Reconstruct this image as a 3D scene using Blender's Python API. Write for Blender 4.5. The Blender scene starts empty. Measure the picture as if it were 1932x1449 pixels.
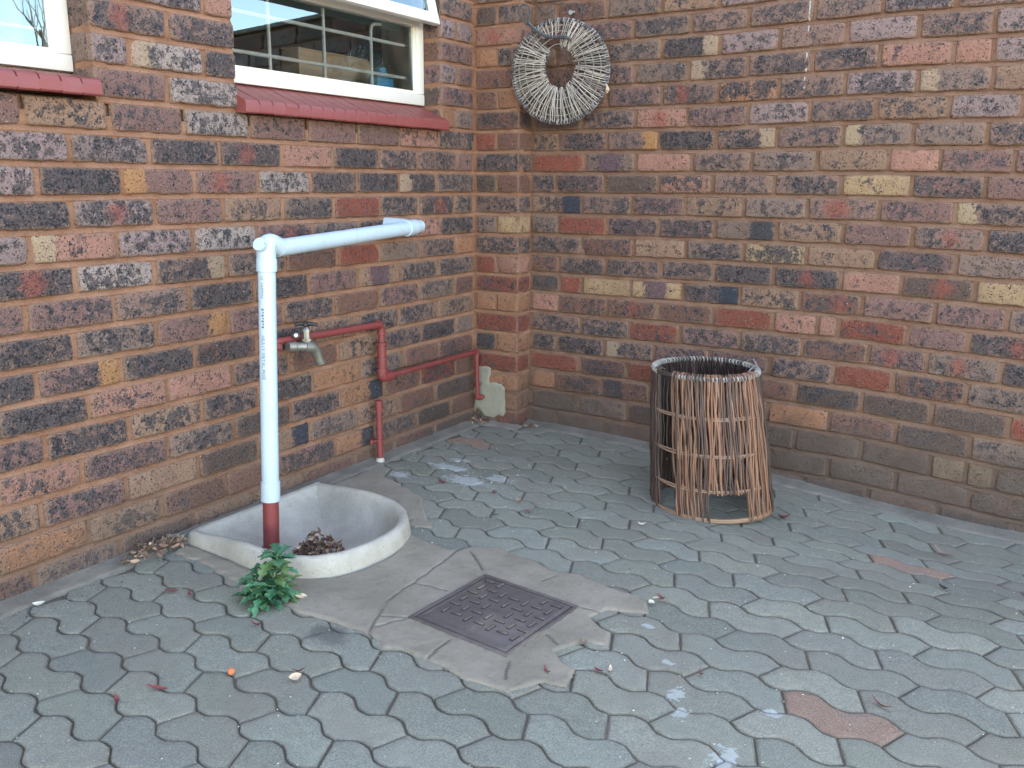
import bpy, bmesh, math, random
import numpy as np
from mathutils import Vector, Matrix, noise, Euler
R_ = math.radians
random.seed(7)
rng = np.random.default_rng(11)
sc = bpy.context.scene
C = sc.collection

# ------------------------------------------------------------------ camera
cam_d = bpy.data.cameras.new('camera'); cam = bpy.data.objects.new('camera', cam_d); C.objects.link(cam)
cam_d.lens = 30.82; cam_d.sensor_width = 36; cam_d.clip_start = 0.05; cam_d.clip_end = 600
_f = Vector((-0.51357881, 0.82797522, -0.22515294)); _r = Vector((0.84875556, 0.52872055, 0.00828165)); _u = Vector((-0.12589998, 0.18684653, 0.97428824))
cam.matrix_world = Matrix(((_r.x, _u.x, -_f.x, 2.1821), (_r.y, _u.y, -_f.y, -3.1985), (_r.z, _u.z, -_f.z, 1.0654), (0, 0, 0, 1)))
sc.camera = cam

# ------------------------------------------------------------------ sky, sun, exposure
SUN_EL, SUN_AZ = R_(42), R_(-62)         # azimuth clockwise from +Y; the sun stands behind the house
w = bpy.data.worlds.new('World'); sc.world = w; w.use_nodes = True
nt = w.node_tree; nt.nodes.clear()
wo = nt.nodes.new('ShaderNodeOutputWorld'); bg = nt.nodes.new('ShaderNodeBackground'); sky = nt.nodes.new('ShaderNodeTexSky')
sky.sky_type = 'NISHITA'; sky.sun_disc = False; sky.sun_elevation = SUN_EL; sky.sun_rotation = SUN_AZ
sky.air_density = 1.0; sky.dust_density = 1.2; sky.ozone_density = 1.0; sky.altitude = 1300
bg.inputs['Strength'].default_value = 0.15
nt.links.new(sky.outputs[0], bg.inputs[0]); nt.links.new(bg.outputs[0], wo.inputs[0])
sl = bpy.data.lights.new('sun', 'SUN'); sl.energy = 3.5; sl.angle = R_(0.5); sl.color = (1, .95, .88)
so = bpy.data.objects.new('sun', sl); C.objects.link(so)
sd = Vector((math.sin(SUN_AZ) * math.cos(SUN_EL), math.cos(SUN_AZ) * math.cos(SUN_EL), math.sin(SUN_EL)))
so.rotation_euler = sd.to_track_quat('Z', 'Y').to_euler(); so.location = sd * 20
sc.view_settings.view_transform = 'Standard'; sc.view_settings.look = 'None'; sc.view_settings.gamma = 1
sc.view_settings.exposure = 3.2
sc.view_settings.use_white_balance = True; sc.view_settings.white_balance_temperature = 8900; sc.view_settings.white_balance_tint = 12
sc.cycles.max_bounces = 7; sc.cycles.diffuse_bounces = 4; sc.cycles.use_denoising = True
sc.render.film_transparent = False

# ------------------------------------------------------------------ object helpers
def smooth_obj(o, ang=None):
    me = o.data
    me.polygons.foreach_set('use_smooth', [True] * len(me.polygons))
    if ang is not None:
        try: me.set_sharp_from_angle(angle=R_(ang))
        except Exception: pass

def mesh_obj(name, verts, faces, mat, parent=None, smooth=True, sharp=None):
    me = bpy.data.meshes.new(name); me.from_pydata([tuple(v) for v in verts], [], faces); me.update()
    mats = mat if isinstance(mat, (list, tuple)) else [mat]
    for m in mats: me.materials.append(m)
    o = bpy.data.objects.new(name, me); C.objects.link(o)
    if parent is not None: o.parent = parent
    if smooth: smooth_obj(o, sharp)
    return o

def tag(o, label=None, cat=None, group=None, kind=None):
    if label: o['label'] = label
    if cat: o['category'] = cat
    if group: o['group'] = group
    if kind: o['kind'] = kind
    return o

def thing(name, label, cat, loc=(0, 0, 0), rz=0, group=None):
    o = bpy.data.objects.new(name, None); C.objects.link(o); o.location = loc; o.rotation_euler = (0, 0, rz)
    o.empty_display_size = .05
    return tag(o, label, cat, group)

class MB:
    """collects shapes; build() links them as one mesh object"""
    def __init__(s): s.v = []; s.f = []; s.mi = []; s.col = []
    def add(s, vs, fs, mi=0, col=(1, 1, 1)):
        n = len(s.v); s.v += [tuple(v) for v in vs]; s.f += [tuple(i + n for i in f) for f in fs]; s.mi += [mi] * len(fs); s.col += [col] * len(vs)
    def box(s, lo, hi, mi=0, col=(1, 1, 1), bev=0.0, M=None):
        x0, y0, z0 = lo; x1, y1, z1 = hi
        if bev <= 0:
            vs = [(x, y, z) for x in (x0, x1) for y in (y0, y1) for z in (z0, z1)]
            fs = [(0, 1, 3, 2), (4, 6, 7, 5), (0, 4, 5, 1), (2, 3, 7, 6), (0, 2, 6, 4), (1, 5, 7, 3)]
        else:
            bm = bmesh.new(); bmesh.ops.create_cube(bm, size=1)
            for v in bm.verts: v.co = Vector(((x0 + x1) / 2 + v.co.x * (x1 - x0), (y0 + y1) / 2 + v.co.y * (y1 - y0), (z0 + z1) / 2 + v.co.z * (z1 - z0)))
            bmesh.ops.bevel(bm, geom=bm.edges[:], offset=bev, segments=2, affect='EDGES', profile=.5)
            bm.verts.index_update(); vs = [tuple(v.co) for v in bm.verts]; fs = [tuple(v.index for v in f.verts) for f in bm.faces]; bm.free()
        if M is not None: vs = [tuple(M @ Vector(v)) for v in vs]
        s.add(vs, fs, mi, col)
    def tube(s, pts, rad, n=8, mi=0, col=(1, 1, 1), cap=True):
        pts = [Vector(p) for p in pts]; m = len(pts)
        if not isinstance(rad, (list, tuple)): rad = [rad] * m
        if len(rad) != m: rad = [float(v) for v in np.interp(np.linspace(0, 1, m), np.linspace(0, 1, len(rad)), rad)]
        t0 = (pts[1] - pts[0]).normalized(); ref = Vector((0, 0, 1)) if abs(t0.z) < .9 else Vector((1, 0, 0))
        a = t0.cross(ref).normalized(); vs = []; fs = []
        for i in range(m):
            t = (pts[min(i + 1, m - 1)] - pts[max(i - 1, 0)]).normalized()
            a = (a - t * a.dot(t)).normalized(); b = t.cross(a)
            for k in range(n):
                an = 2 * math.pi * k / n; vs.append(pts[i] + (a * math.cos(an) + b * math.sin(an)) * rad[i])
        for i in range(m - 1):
            for k in range(n): fs.append((i * n + k, i * n + (k + 1) % n, (i + 1) * n + (k + 1) % n, (i + 1) * n + k))
        if cap: fs.append(tuple(range(n))[::-1]); fs.append(tuple((m - 1) * n + k for k in range(n)))
        s.add(vs, fs, mi, col)
    def build(s, name, mat, parent=None, smooth=True, sharp=40, colattr=False):
        o = mesh_obj(name, s.v, s.f, mat, parent, smooth, sharp)
        if any(s.mi): o.data.polygons.foreach_set('material_index', s.mi)
        if colattr:
            a = o.data.color_attributes.new('tint', 'FLOAT_COLOR', 'POINT')
            a.data.foreach_set('color', np.array([(c[0], c[1], c[2], 1) for c in s.col], dtype=np.float32).ravel())
        return o

def arc_path(pts, r, n=6):
    """polyline with rounded corners of radius r"""
    pts = [Vector(p) for p in pts]; out = [pts[0]]
    for i in range(1, len(pts) - 1):
        a = (pts[i - 1] - pts[i]); b = (pts[i + 1] - pts[i]); k = min(r, a.length * .49, b.length * .49)
        p0 = pts[i] + a.normalized() * k; p2 = pts[i] + b.normalized() * k
        for j in range(n + 1):
            t = j / n; out.append(p0 * (1 - t) ** 2 + pts[i] * 2 * t * (1 - t) + p2 * t * t)
    out.append(pts[-1]); return out

def sm(t): t = min(1, max(0, t)); return t * t * (3 - 2 * t)
def gz(x, y):
    """height of the paving: it falls towards the far right along the garden wall"""
    return -.095 * sm((x - .5) / 1.7) * sm((y + 1.0) / .9)
def fbm(x, y, z, o=3):
    v = 0; a = .5
    for i in range(o): v += a * noise.noise(Vector((x, y, z)) * 2 ** i); a *= .5
    return v

# ------------------------------------------------------------------ materials
class NT:
    def __init__(s, name, rough=.8, metal=0.0, spec=.5):
        s.m = bpy.data.materials.new(name); s.m.use_nodes = True; s.t = s.m.node_tree; s.N = s.t.nodes; s.L = s.t.links
        s.b = s.N['Principled BSDF']; s.b.inputs['Roughness'].default_value = rough; s.b.inputs['Metallic'].default_value = metal
        s.b.inputs['Specular IOR Level'].default_value = spec
        s.co = s.N.new('ShaderNodeTexCoord').outputs['Object']
    def val(s, x): return x
    def link(s, a, b):
        if isinstance(a, (int, float)): b.default_value = a
        elif isinstance(a, (tuple, list)): b.default_value = (*a, 1) if len(a) == 3 and len(b.default_value) == 4 else a
        else: s.L.new(a, b)
    def noise(s, scale, detail=3, rough=.55, vec=None, dist=0, out='Fac'):
        n = s.N.new('ShaderNodeTexNoise'); n.inputs['Scale'].default_value = scale; n.inputs['Detail'].default_value = detail
        n.inputs['Roughness'].default_value = rough; n.inputs['Distortion'].default_value = dist
        s.L.new(vec or s.co, n.inputs['Vector']); return n.outputs[out]
    def vor(s, scale, vec=None, out='Distance', rnd=1):
        n = s.N.new('ShaderNodeTexVoronoi'); n.inputs['Scale'].default_value = scale; n.inputs['Randomness'].default_value = rnd
        s.L.new(vec or s.co, n.inputs['Vector']); return n.outputs[out]
    def math(s, op, a, b=0.0, c=0.0, clamp=False):
        n = s.N.new('ShaderNodeMath'); n.operation = op; n.use_clamp = clamp
        for i, x in enumerate((a, b, c)):
            if i < len(n.inputs): s.link(x, n.inputs[i])
        return n.outputs[0]
    def mix(s, f, a, b, mode='MIX'):
        n = s.N.new('ShaderNodeMix'); n.data_type = 'RGBA'; n.blend_type = mode; n.clamp_factor = True
        s.link(f, n.inputs[0]); s.link(a, n.inputs[6]); s.link(b, n.inputs[7]); return n.outputs[2]
    def ramp(s, x, lo, hi, a=0.0, b=1.0):
        n = s.N.new('ShaderNodeMapRange'); n.interpolation_type = 'SMOOTHSTEP'; n.clamp = True
        s.link(x, n.inputs[0]); s.link(lo, n.inputs[1]); s.link(hi, n.inputs[2]); s.link(a, n.inputs[3]); s.link(b, n.inputs[4]); return n.outputs[0]
    def attr(s, name, out='Color'):
        n = s.N.new('ShaderNodeAttribute'); n.attribute_name = name; return n.outputs[out]
    def sep(s, c):
        n = s.N.new('ShaderNodeSeparateColor'); s.L.new(c, n.inputs[0]); return n.outputs
    def sepv(s, c):
        n = s.N.new('ShaderNodeSeparateXYZ'); s.L.new(c, n.inputs[0]); return n.outputs
    def vadd(s, a, b, op='ADD'):
        n = s.N.new('ShaderNodeVectorMath'); n.operation = op
        for i, x in enumerate((a, b)):
            if isinstance(x, tuple): n.inputs[i].default_value = x
            else: s.L.new(x, n.inputs[i])
        return n.outputs[0] if op not in ('DISTANCE', 'LENGTH') else n.outputs[1]
    def bump(s, h, dist=.002, strength=1.0):
        n = s.N.new('ShaderNodeBump'); n.inputs['Distance'].default_value = dist; n.inputs['Strength'].default_value = strength
        s.L.new(h, n.inputs['Height']); s.L.new(n.outputs[0], s.b.inputs['Normal']); return n
    def color(s, c): s.link(c, s.b.inputs['Base Color']); return s
    def rough(s, r): s.link(r, s.b.inputs['Roughness']); return s

def simple(name, col, var=.12, rough=.6, scale=30, bump=.0006, metal=0, dirt=None, spec=.5):
    m = NT(name, rough, metal, spec); n = m.noise(scale, 4)
    c = m.mix(n, tuple(x * (1 - var) for x in col), tuple(min(1, x * (1 + var)) for x in col))
    if dirt:
        d = m.ramp(m.noise(scale * .35, 5, .65), .52, .72); c = m.mix(m.math('MULTIPLY', d, dirt[1]), c, dirt[0])
    m.color(c)
    if bump: m.bump(m.noise(scale * 4, 3), bump)
    return m.m

def tinted(name, rough=.8, scale=200, bump=.0004, var=.2, trans=0):
    m = NT(name, rough); t = m.attr('tint'); n = m.noise(scale, 3)
    m.color(m.mix(1.0, t, m.mix(n, (1 - var,) * 3, (1 + var,) * 3), 'MULTIPLY')); m.bump(n, bump)
    return m.m

# face brick: body colour, dark flashing and one patch per brick come from attributes
def brick_material():
    m = NT('face_brick', .86, spec=.35)
    body = m.attr('body'); par = m.sep(m.attr('par')); par_a = m.attr('par', 'Alpha'); pc = m.attr('patch'); pa = m.attr('patch', 'Alpha')
    uv = m.sepv(m.attr('uvb', 'Vector'))
    seed = par[1]
    comb = m.N.new('ShaderNodeCombineXYZ')
    for i, k in enumerate((17.3, 9.1, 23.7)): m.L.new(m.math('MULTIPLY', seed, k), comb.inputs[i])
    v = m.vadd(m.co, comb.outputs[0])
    n1 = m.noise(170, 3, .6, v); n2 = m.noise(48, 4, .6, v, .3); n3 = m.noise(13, 3, .5, v); n4 = m.noise(420, 2, .5, v)
    u1 = m.math('ABSOLUTE', m.math('SUBTRACT', m.math('MULTIPLY', uv[0], 2), 1)); v1 = m.math('ABSOLUTE', m.math('SUBTRACT', m.math('MULTIPLY', uv[1], 2), 1))
    ctr = m.math('SUBTRACT', 1, m.math('ADD', m.math('MULTIPLY', m.math('POWER', u1, 5), .5), m.math('MULTIPLY', m.math('POWER', v1, 4), .5)))
    f = m.math('ADD', m.math('MULTIPLY', n2, 1.1), m.math('MULTIPLY', n1, .75))
    f = m.math('ADD', f, m.math('MULTIPLY', n3, .6)); f = m.math('ADD', f, m.math('MULTIPLY', ctr, .24))     # mean about 1.26
    th = m.math('SUBTRACT', 1.74, m.math('MULTIPLY', par[0], .56))
    mask = m.ramp(m.math('SUBTRACT', f, th), -.08, .09)
    bodyv = m.mix(1.0, body, m.mix(n3, (.60, .58, .60), (1.16, 1.10, 1.08)), 'MULTIPLY')
    bodyv = m.mix(m.math('MULTIPLY', m.ramp(n2, .5, .72), .55), bodyv, (.20, .115, .088))
    bodyv = m.mix(m.math('MULTIPLY', m.ramp(n4, .45, .75), .35), bodyv, (.42, .28, .21))
    edge = m.math('SUBTRACT', 1, ctr)
    bodyv = m.mix(m.math('MULTIPLY', m.ramp(m.math('ADD', edge, m.math('MULTIPLY', n1, .5)), .45, .95), .5), bodyv, (.33, .20, .135))
    slate = m.mix(n3, (.036, .032, .036), (.105, .080, .082)); slate = m.mix(m.math('MULTIPLY', m.ramp(n4, .5, .8), .5), slate, (.17, .13, .115))
    c = m.mix(m.math('MULTIPLY', mask, .88), bodyv, slate)
    # black iron spots crowd inside and round the flashed zone
    n5 = m.noise(135, 3, .62, m.vadd(v, (4, 1, 6)), .4)
    lim = m.math('SUBTRACT', .665, m.math('MULTIPLY', m.ramp(m.math('SUBTRACT', f, th), -.22, .12), m.math('ADD', .085, m.math('MULTIPLY', par[0], .06))))
    lim = m.math('SUBTRACT', lim, m.math('MULTIPLY', m.math('SUBTRACT', m.noise(30, 3, .6, m.vadd(v, (6, 6, 1))), .5), .34))
    spots = m.ramp(m.math('SUBTRACT', n5, lim), -.012, .022)
    c = m.mix(m.math('MULTIPLY', spots, .94), c, m.mix(n3, (.012, .013, .016), (.03, .031, .038)))
    rim = m.math('MAXIMUM', m.ramp(v1, .66, 1.0), m.ramp(u1, .88, 1.0))
    rim = m.ramp(m.math('ADD', rim, m.math('MULTIPLY', m.math('SUBTRACT', m.noise(55, 4, .7, v), .5), 1.9)), .45, .85)
    c = m.mix(m.math('MULTIPLY', rim, .5), c, m.mix(n1, (.20, .115, .08), (.34, .21, .15)))
    # the patch: centre u in par.b, half width in par.a, strength in patch alpha
    du = m.math('ABSOLUTE', m.math('SUBTRACT', uv[0], par[2]))
    du = m.math('ADD', du, m.math('ADD', m.math('MULTIPLY', m.math('SUBTRACT', n2, .5), .42), m.math('MULTIPLY', m.math('SUBTRACT', n1, .5), .22)))
    soft = m.ramp(pa, .78, .82, 1, 0)                       # red hot spots fade out, flashed ends are crisp and full height
    dv = m.math('MULTIPLY', m.math('MULTIPLY', m.math('POWER', v1, 2), .12), soft)
    sw = m.math('ADD', .03, m.math('MULTIPLY', soft, .085))
    pm = m.ramp(m.math('SUBTRACT', m.math('ADD', du, dv), par_a), sw, m.math('MULTIPLY', sw, -1))
    pcv = m.mix(1.0, pc, m.mix(n1, (.72,) * 3, (1.28,) * 3), 'MULTIPLY')
    c = m.mix(m.math('MULTIPLY', pm, pa), c, pcv)
    c = m.mix(m.math('MULTIPLY', m.ramp(m.noise(95, 3, .65, m.vadd(v, (9, 2, 4))), .60, .70), .45), c, (.27, .225, .215))
    # pits and sparks of light grit
    pits = m.ramp(n1, .33, .39, 1, 0); c = m.mix(m.math('MULTIPLY', pits, .9), c, (.02, .018, .02))
    c = m.mix(m.ramp(m.noise(150, 2, .5, m.vadd(v, (3, 5, 7))), .735, .765), c, (.55, .52, .5))
    p3 = m.sepv(m.co); st_ = m.math('ABSOLUTE', m.math('SUBTRACT', p3[0], m.math('ADD', 1.112, m.math('MULTIPLY', m.noise(9, 2), .012))))
    sk = m.math('MULTIPLY', m.ramp(st_, .0035, .0015, 0, 1), m.math('MULTIPLY', m.ramp(m.noise(30, 2), .47, .52), m.ramp(p3[2], 1.36, 1.40)))
    c = m.mix(m.math('MULTIPLY', sk, .8), c, (.6, .6, .58))
    # damp dirt and dust low on the wall, ragged
    z = m.sepv(m.co)[2]
    g = m.math('ADD', z, m.math('MULTIPLY', m.math('SUBTRACT', m.noise(3.3, 5, .6), .5), .5))
    g = m.ramp(g, .04, .26, 1, 0)
    c = m.mix(m.math('MULTIPLY', g, m.attr('grime', 'Fac')), c, m.mix(n3, (.085, .058, .048), (.175, .125, .10)))
    m.color(c); m.rough(m.ramp(mask, 0, 1, .9, .68))
    h = m.math('ADD', m.math('MULTIPLY', n1, .8), m.math('MULTIPLY', n4, .35)); h = m.math('ADD', h, m.math('MULTIPLY', n2, .6)); h = m.math('SUBTRACT', h, m.math('MULTIPLY', pits, .8))
    m.bump(h, .009, 1.0)
    return m.m

def mortar_material(name='mortar', k=(1, 1, 1)):
    m = NT(name, .95, spec=.2); n = m.noise(9, 5, .6); n2 = m.noise(60, 4, .6); n3 = m.noise(500, 2, .6)
    c = m.mix(m.ramp(n, .3, .7), (.34, .165, .100), (.48, .26, .175))
    c = m.mix(m.math('MULTIPLY', m.ramp(n2, .5, .75), .6), c, (.36, .22, .145))
    c = m.mix(m.math('MULTIPLY', m.ramp(n3, .5, .8), .5), c, (.60, .40, .27))
    c = m.mix(m.ramp(m.noise(150, 3), .30, .36, .8, 0), c, (.09, .055, .04))
    z = m.sepv(m.co)[2]; g = m.ramp(m.math('ADD', z, m.math('MULTIPLY', m.math('SUBTRACT', m.noise(3.3, 5, .6), .5), .5)), .04, .30, 1, 0)
    c = m.mix(m.math('MULTIPLY', g, .55), c, (.15, .12, .10))
    c = m.mix(1.0, c, k, 'MULTIPLY')
    m.color(c); m.bump(m.math('ADD', m.math('MULTIPLY', n2, 1.4), n3), .005)
    return m.m
M = {}
M['brick'] = brick_material(); M['mortar'] = mortar_material(k=(.92, .86, .84)); M['mortar_old'] = mortar_material('weathered_mortar', (.66, .68, .72))
# paving blocks
def paver_material():
    m = NT('paving_block', .9, spec=.3); t = m.attr('tint'); n = m.noise(5, 5, .6); n2 = m.noise(38, 4, .65); n3 = m.noise(330, 3, .7); n4 = m.noise(170, 3, .6)
    c = m.mix(1.0, t, m.mix(n2, (.80,) * 3, (1.2,) * 3), 'MULTIPLY'); c = m.mix(1.0, c, m.mix(m.ramp(n3, .25, .75), (.62,) * 3, (1.38,) * 3), 'MULTIPLY')
    c = m.mix(m.math('MULTIPLY', m.ramp(n, .46, .70), .6), c, (.25, .215, .175))             # brown dust
    c = m.mix(m.math('MULTIPLY', m.ramp(n3, .6, .75), .4), c, (.42, .42, .40))
    c = m.mix(m.ramp(n4, .33, .29, 0, .75), c, (.06, .06, .06))
    c = m.mix(m.ramp(m.vor(75, m.vadd(m.co, (3.1, 0, 0))), .085, .05, 0, .8), c, (.5, .5, .47))   # pale stone chips
    ed = m.attr('tint', 'Alpha'); dn = m.ramp(m.math('ADD', ed, m.math('MULTIPLY', m.math('SUBTRACT', m.noise(28, 4, .65), .5), 1.5)), .42, 1.0)
    c = m.mix(m.math('MULTIPLY', dn, .62), c, (.165, .135, .105))                             # sand lying along the joints
    # splashes of white paint and cement
    pos = [(.30, -.61, .10, .035), (.19, -.78, .05, .03), (.53, -.62, .06, .04), (.44, -.70, .10, .06), (1.432, -1.345, .018, .012), (1.539, -1.474, .018, .012),
           (1.60, -1.586, .02, .035), (1.635, -1.645, .02, .03), (1.757, -1.74, .03, .05), (1.797, -1.545, .024, .018), (.29, -.52, .05, .02)]
    tot = None
    for (x, y, a, b) in pos:
        d = m.vadd(m.vadd(m.co, (-x, -y, 0)), (1 / a, 1 / b, 0), 'MULTIPLY')
        l = m.vadd(d, (0, 0, 0), 'DISTANCE'); s = m.ramp(m.math('ADD', l, m.math('MULTIPLY', m.math('SUBTRACT', m.noise(45, 4, .7), .5), 3.2)), .9, .6, 0, 1)
        tot = s if tot is None else m.math('MAXIMUM', tot, s)
    c = m.mix(m.math('MULTIPLY', tot, .6), c, (.52, .54, .52))
    d = m.vadd(m.vadd(m.co, (-.80, 1.80, 0)), (1 / .07, 1 / .045, 0), 'MULTIPLY')
    s = m.ramp(m.math('ADD', m.vadd(d, (0, 0, 0), 'DISTANCE'), m.math('MULTIPLY', m.math('SUBTRACT', m.noise(20, 3), .5), 1)), 1.1, .5, 0, .55); c = m.mix(s, c, (.075, .065, .065))
    m.color(c); m.bump(m.math('ADD', m.math('MULTIPLY', n3, .8), m.math('ADD', n4, m.math('MULTIPLY', n2, .8))), .0022)
    return m.m
M['paver'] = paver_material()
def ground_material():
    m = NT('sandy_soil', .95, spec=.2); n = m.noise(40, 5); n2 = m.noise(400, 3)
    c = m.mix(n, (.09, .072, .058), (.21, .175, .14)); c = m.mix(m.ramp(n2, .55, .7, 0, .5), c, (.3, .26, .22)); m.color(c); m.bump(n2, .003); return m.m
M['soil'] = ground_material()
def cement_material(name, c0, c1, sc_=6):
    m = NT(name, .92, spec=.25); n = m.noise(sc_, 5, .6); n2 = m.noise(55, 4, .6); n3 = m.noise(600, 2, .6)
    c = m.mix(m.ramp(n, .3, .7), c0, c1); c = m.mix(m.math('MULTIPLY', m.ramp(n2, .5, .75), .4), c, tuple(x * .65 for x in c0))
    c = m.mix(m.math('MULTIPLY', m.ramp(n3, .5, .7), .4), c, tuple(min(1, x * 1.5) for x in c1))
    c = m.mix(m.ramp(m.noise(190, 3), .32, .28, 0, .7), c, (.06, .055, .05))
    t = m.attr('crack', 'Fac'); c = m.mix(t, c, (.055, .045, .04))
    m.color(c); m.bump(m.math('ADD', n3, n2), .0018); return m.m
M['cement'] = cement_material('cement_apron', (.255, .212, .162), (.35, .295, .232))
M['gully'] = cement_material('gully_concrete', (.36, .32, .27), (.52, .475, .41), 7)
M['fillet'] = cement_material('cement_fillet', (.155, .135, .115), (.25, .218, .182), 7)
M['iron'] = simple('cast_iron_cover', (.125, .098, .090), .35, .62, 25, .0012, 0, ((.235, .18, .14), .75))
M['barshade'] = simple('painted_bar_shade', (.025, .02, .02), .3, .95, 80, .001)  # near-black tone for the shade painted round the cover's bars
def pvc():
    m = NT('white_pvc', .34); n = m.noise(7, 4); z = m.sepv(m.co)[2]
    c = m.mix(n, (.46, .60, .70), (.54, .66, .74)); c = m.mix(m.math('MULTIPLY', m.ramp(m.noise(22, 5, .7), .52, .72), .35), c, (.42, .42, .38))
    mp = m.N.new('ShaderNodeMapping'); mp.inputs['Scale'].default_value = (90, 90, 3); m.L.new(m.co, mp.inputs[0]); st = m.noise(1, 4, .6, mp.outputs[0])
    c = m.mix(m.math('MULTIPLY', m.ramp(st, .55, .75), .3), c, (.36, .36, .33)); c = m.mix(m.math('MULTIPLY', m.ramp(m.math('ADD', z, m.math('MULTIPLY', n, .1)), .32, .12), .35), c, (.35, .36, .36))
    m.color(c); return m.m
M['pvc'] = pvc()
M['redpaint'] = simple('red_paint', (.235, .042, .04), .14, .5, 40, .0007, 0, ((.20, .11, .085), .35))
M['redpvc'] = simple('red_painted_pvc', (.22, .040, .038), .15, .45, 25, .0004, 0, ((.20, .10, .07), .4))
M['sill'] = simple('red_sill_paint', (.255, .058, .052), .10, .48, 14, .0008, 0, ((.33, .13, .12), .5))
M['sillgap'] = simple('sill_joint', (.07, .018, .018), .2, .8, 40, 0)
M['brass'] = simple('weathered_brass', (.30, .285, .25), .25, .42, 60, .0006, .75, ((.22, .21, .19), .6))
M['black'] = simple('black_plastic', (.018, .018, .02), .2, .4, 60, .0003)
M['ink'] = simple('grey_print', (.12, .14, .18), .1, .6, 60, 0)
M['cream'] = simple('cream_paint', (.74, .71, .64), .03, .38, 12, .0003, 0, ((.55, .50, .42), .25))
M['whitebar'] = simple('white_bar_paint', (.95, .95, .93), .03, .4, 12, 0)
M['plaster_in'] = simple('cream_plaster', (.80, .78, .68), .04, .85, 8, .0006)
M['room'] = simple('room_dark', (.20, .29, .34), .15, .9, 3, 0)
M['wood'] = None
def wood():
    m = NT('pale_wood', .6); mp = m.N.new('ShaderNodeMapping'); mp.inputs['Scale'].default_value = (1, .12, 1.6); m.L.new(m.co, mp.inputs[0])
    n = m.noise(26, 5, .6, mp.outputs[0]); m.color(m.mix(n, (.55, .34, .20), (.82, .60, .42))); m.bump(n, .0004); return m.m
M['wood'] = wood()
M['bluecan'] = simple('blue_plastic', (.01, .42, .75), .1, .35, 12, 0)
M['rope'] = tinted('twig_bark', .5, 260, .0008, .35)
M['leaf'] = tinted('dead_leaf', .8, 160, .0004, .3)
M['roof'] = simple('roof_sheet', (.20, .10, .075), .2, .8, 5, .001)
M['fascia'] = simple('white_fascia', (.7, .7, .68), .03, .5, 5, 0)
M['stone'] = tinted('grit', .9, 400, .0003, .1)
M['bark'] = simple('tree_bark', (.12, .09, .07), .3, .9, 20, .002)
def weed_mat():
    m = NT('weed_leaf', .5); t = m.attr('tint'); n = m.noise(90, 3)
    m.color(m.mix(1.0, t, m.mix(n, (.75,) * 3, (1.25,) * 3), 'MULTIPLY')); m.b.inputs['Subsurface Weight'].default_value = .0
    tr = m.N.new('ShaderNodeBsdfTranslucent'); m.L.new(t, tr.inputs[0]); mx = m.N.new('ShaderNodeMixShader'); mx.inputs[0].default_value = .25
    m.L.new(m.b.outputs[0], mx.inputs[1]); m.L.new(tr.outputs[0], mx.inputs[2]); m.L.new(mx.outputs[0], m.N['Material Output'].inputs[0]); m.bump(n, .0008); return m.m
M['weed'] = weed_mat()
def glass_mat():
    m = NT('window_glass', .02); fr = m.N.new('ShaderNodeFresnel'); fr.inputs[0].default_value = 2.7
    gl = m.N.new('ShaderNodeBsdfGlossy'); gl.inputs['Roughness'].default_value = .004; gl.inputs['Color'].default_value = (.72, .95, 1, 1); tr = m.N.new('ShaderNodeBsdfTransparent'); tr.inputs[0].default_value = (.96, .98, .98, 1)
    mx = m.N.new('ShaderNodeMixShader'); m.L.new(fr.outputs[0], mx.inputs[0]); m.L.new(tr.outputs[0], mx.inputs[1]); m.L.new(gl.outputs[0], mx.inputs[2])
    m.L.new(mx.outputs[0], m.N['Material Output'].inputs[0]); return m.m
M['glass'] = glass_mat()
def curtain_mat():
    m = NT('net_curtain', .9); m.color((.7, .72, .7)); tr = m.N.new('ShaderNodeBsdfTransparent'); mx = m.N.new('ShaderNodeMixShader'); mx.inputs[0].default_value = .35
    m.L.new(m.b.outputs[0], mx.inputs[1]); m.L.new(tr.outputs[0], mx.inputs[2]); m.L.new(mx.outputs[0], m.N['Material Output'].inputs[0]); return m.m
M['curtain'] = curtain_mat()
DZ={'L':[(-2.073,[-15,-12,-8,-5,-2,2,3,2,2,3,4,4,3,1,1,1,1,1,1,1,1,1]),(-1.615,[-18,-18,-15,-10,-7,-7,-4,-3,-3,0,4,3,3,3,0,-1,-1,-1,-1,-1,-1,-1]),(-0.011,[-18,-18,-20,-22,-17,-9,-5,-4,-3,-2,-3,-3,-3,0,3,4,4,4,4,4,4,4])],'P':[(0.01,[-9,-9,-9,-8,-6,-4,1,5,4,0,-1,0,1,0,2,4,2,0,-2,-3,-5,-10])],'R':[(0.53,[-11,-9,-5,2,5,4,4,7,9,7,4,3,3,2,2,2,1,-1,-1,-3,-6,-8]),(1.0,[-13,-12,-7,2,11,14,12,13,15,14,12,9,7,7,4,0,-2,-3,-3,-3,-4,-10]),(1.62,[-10,-9,-7,-3,2,7,12,12,12,13,11,9,9,8,7,7,7,7,7,7,7,7]),(2.12,[-40,-41,-40,-32,-21,-15,-10,-4,-1,1,2,1,1,1,0,-1,-1,-1,-1,-1,-1,-1])]}
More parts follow.
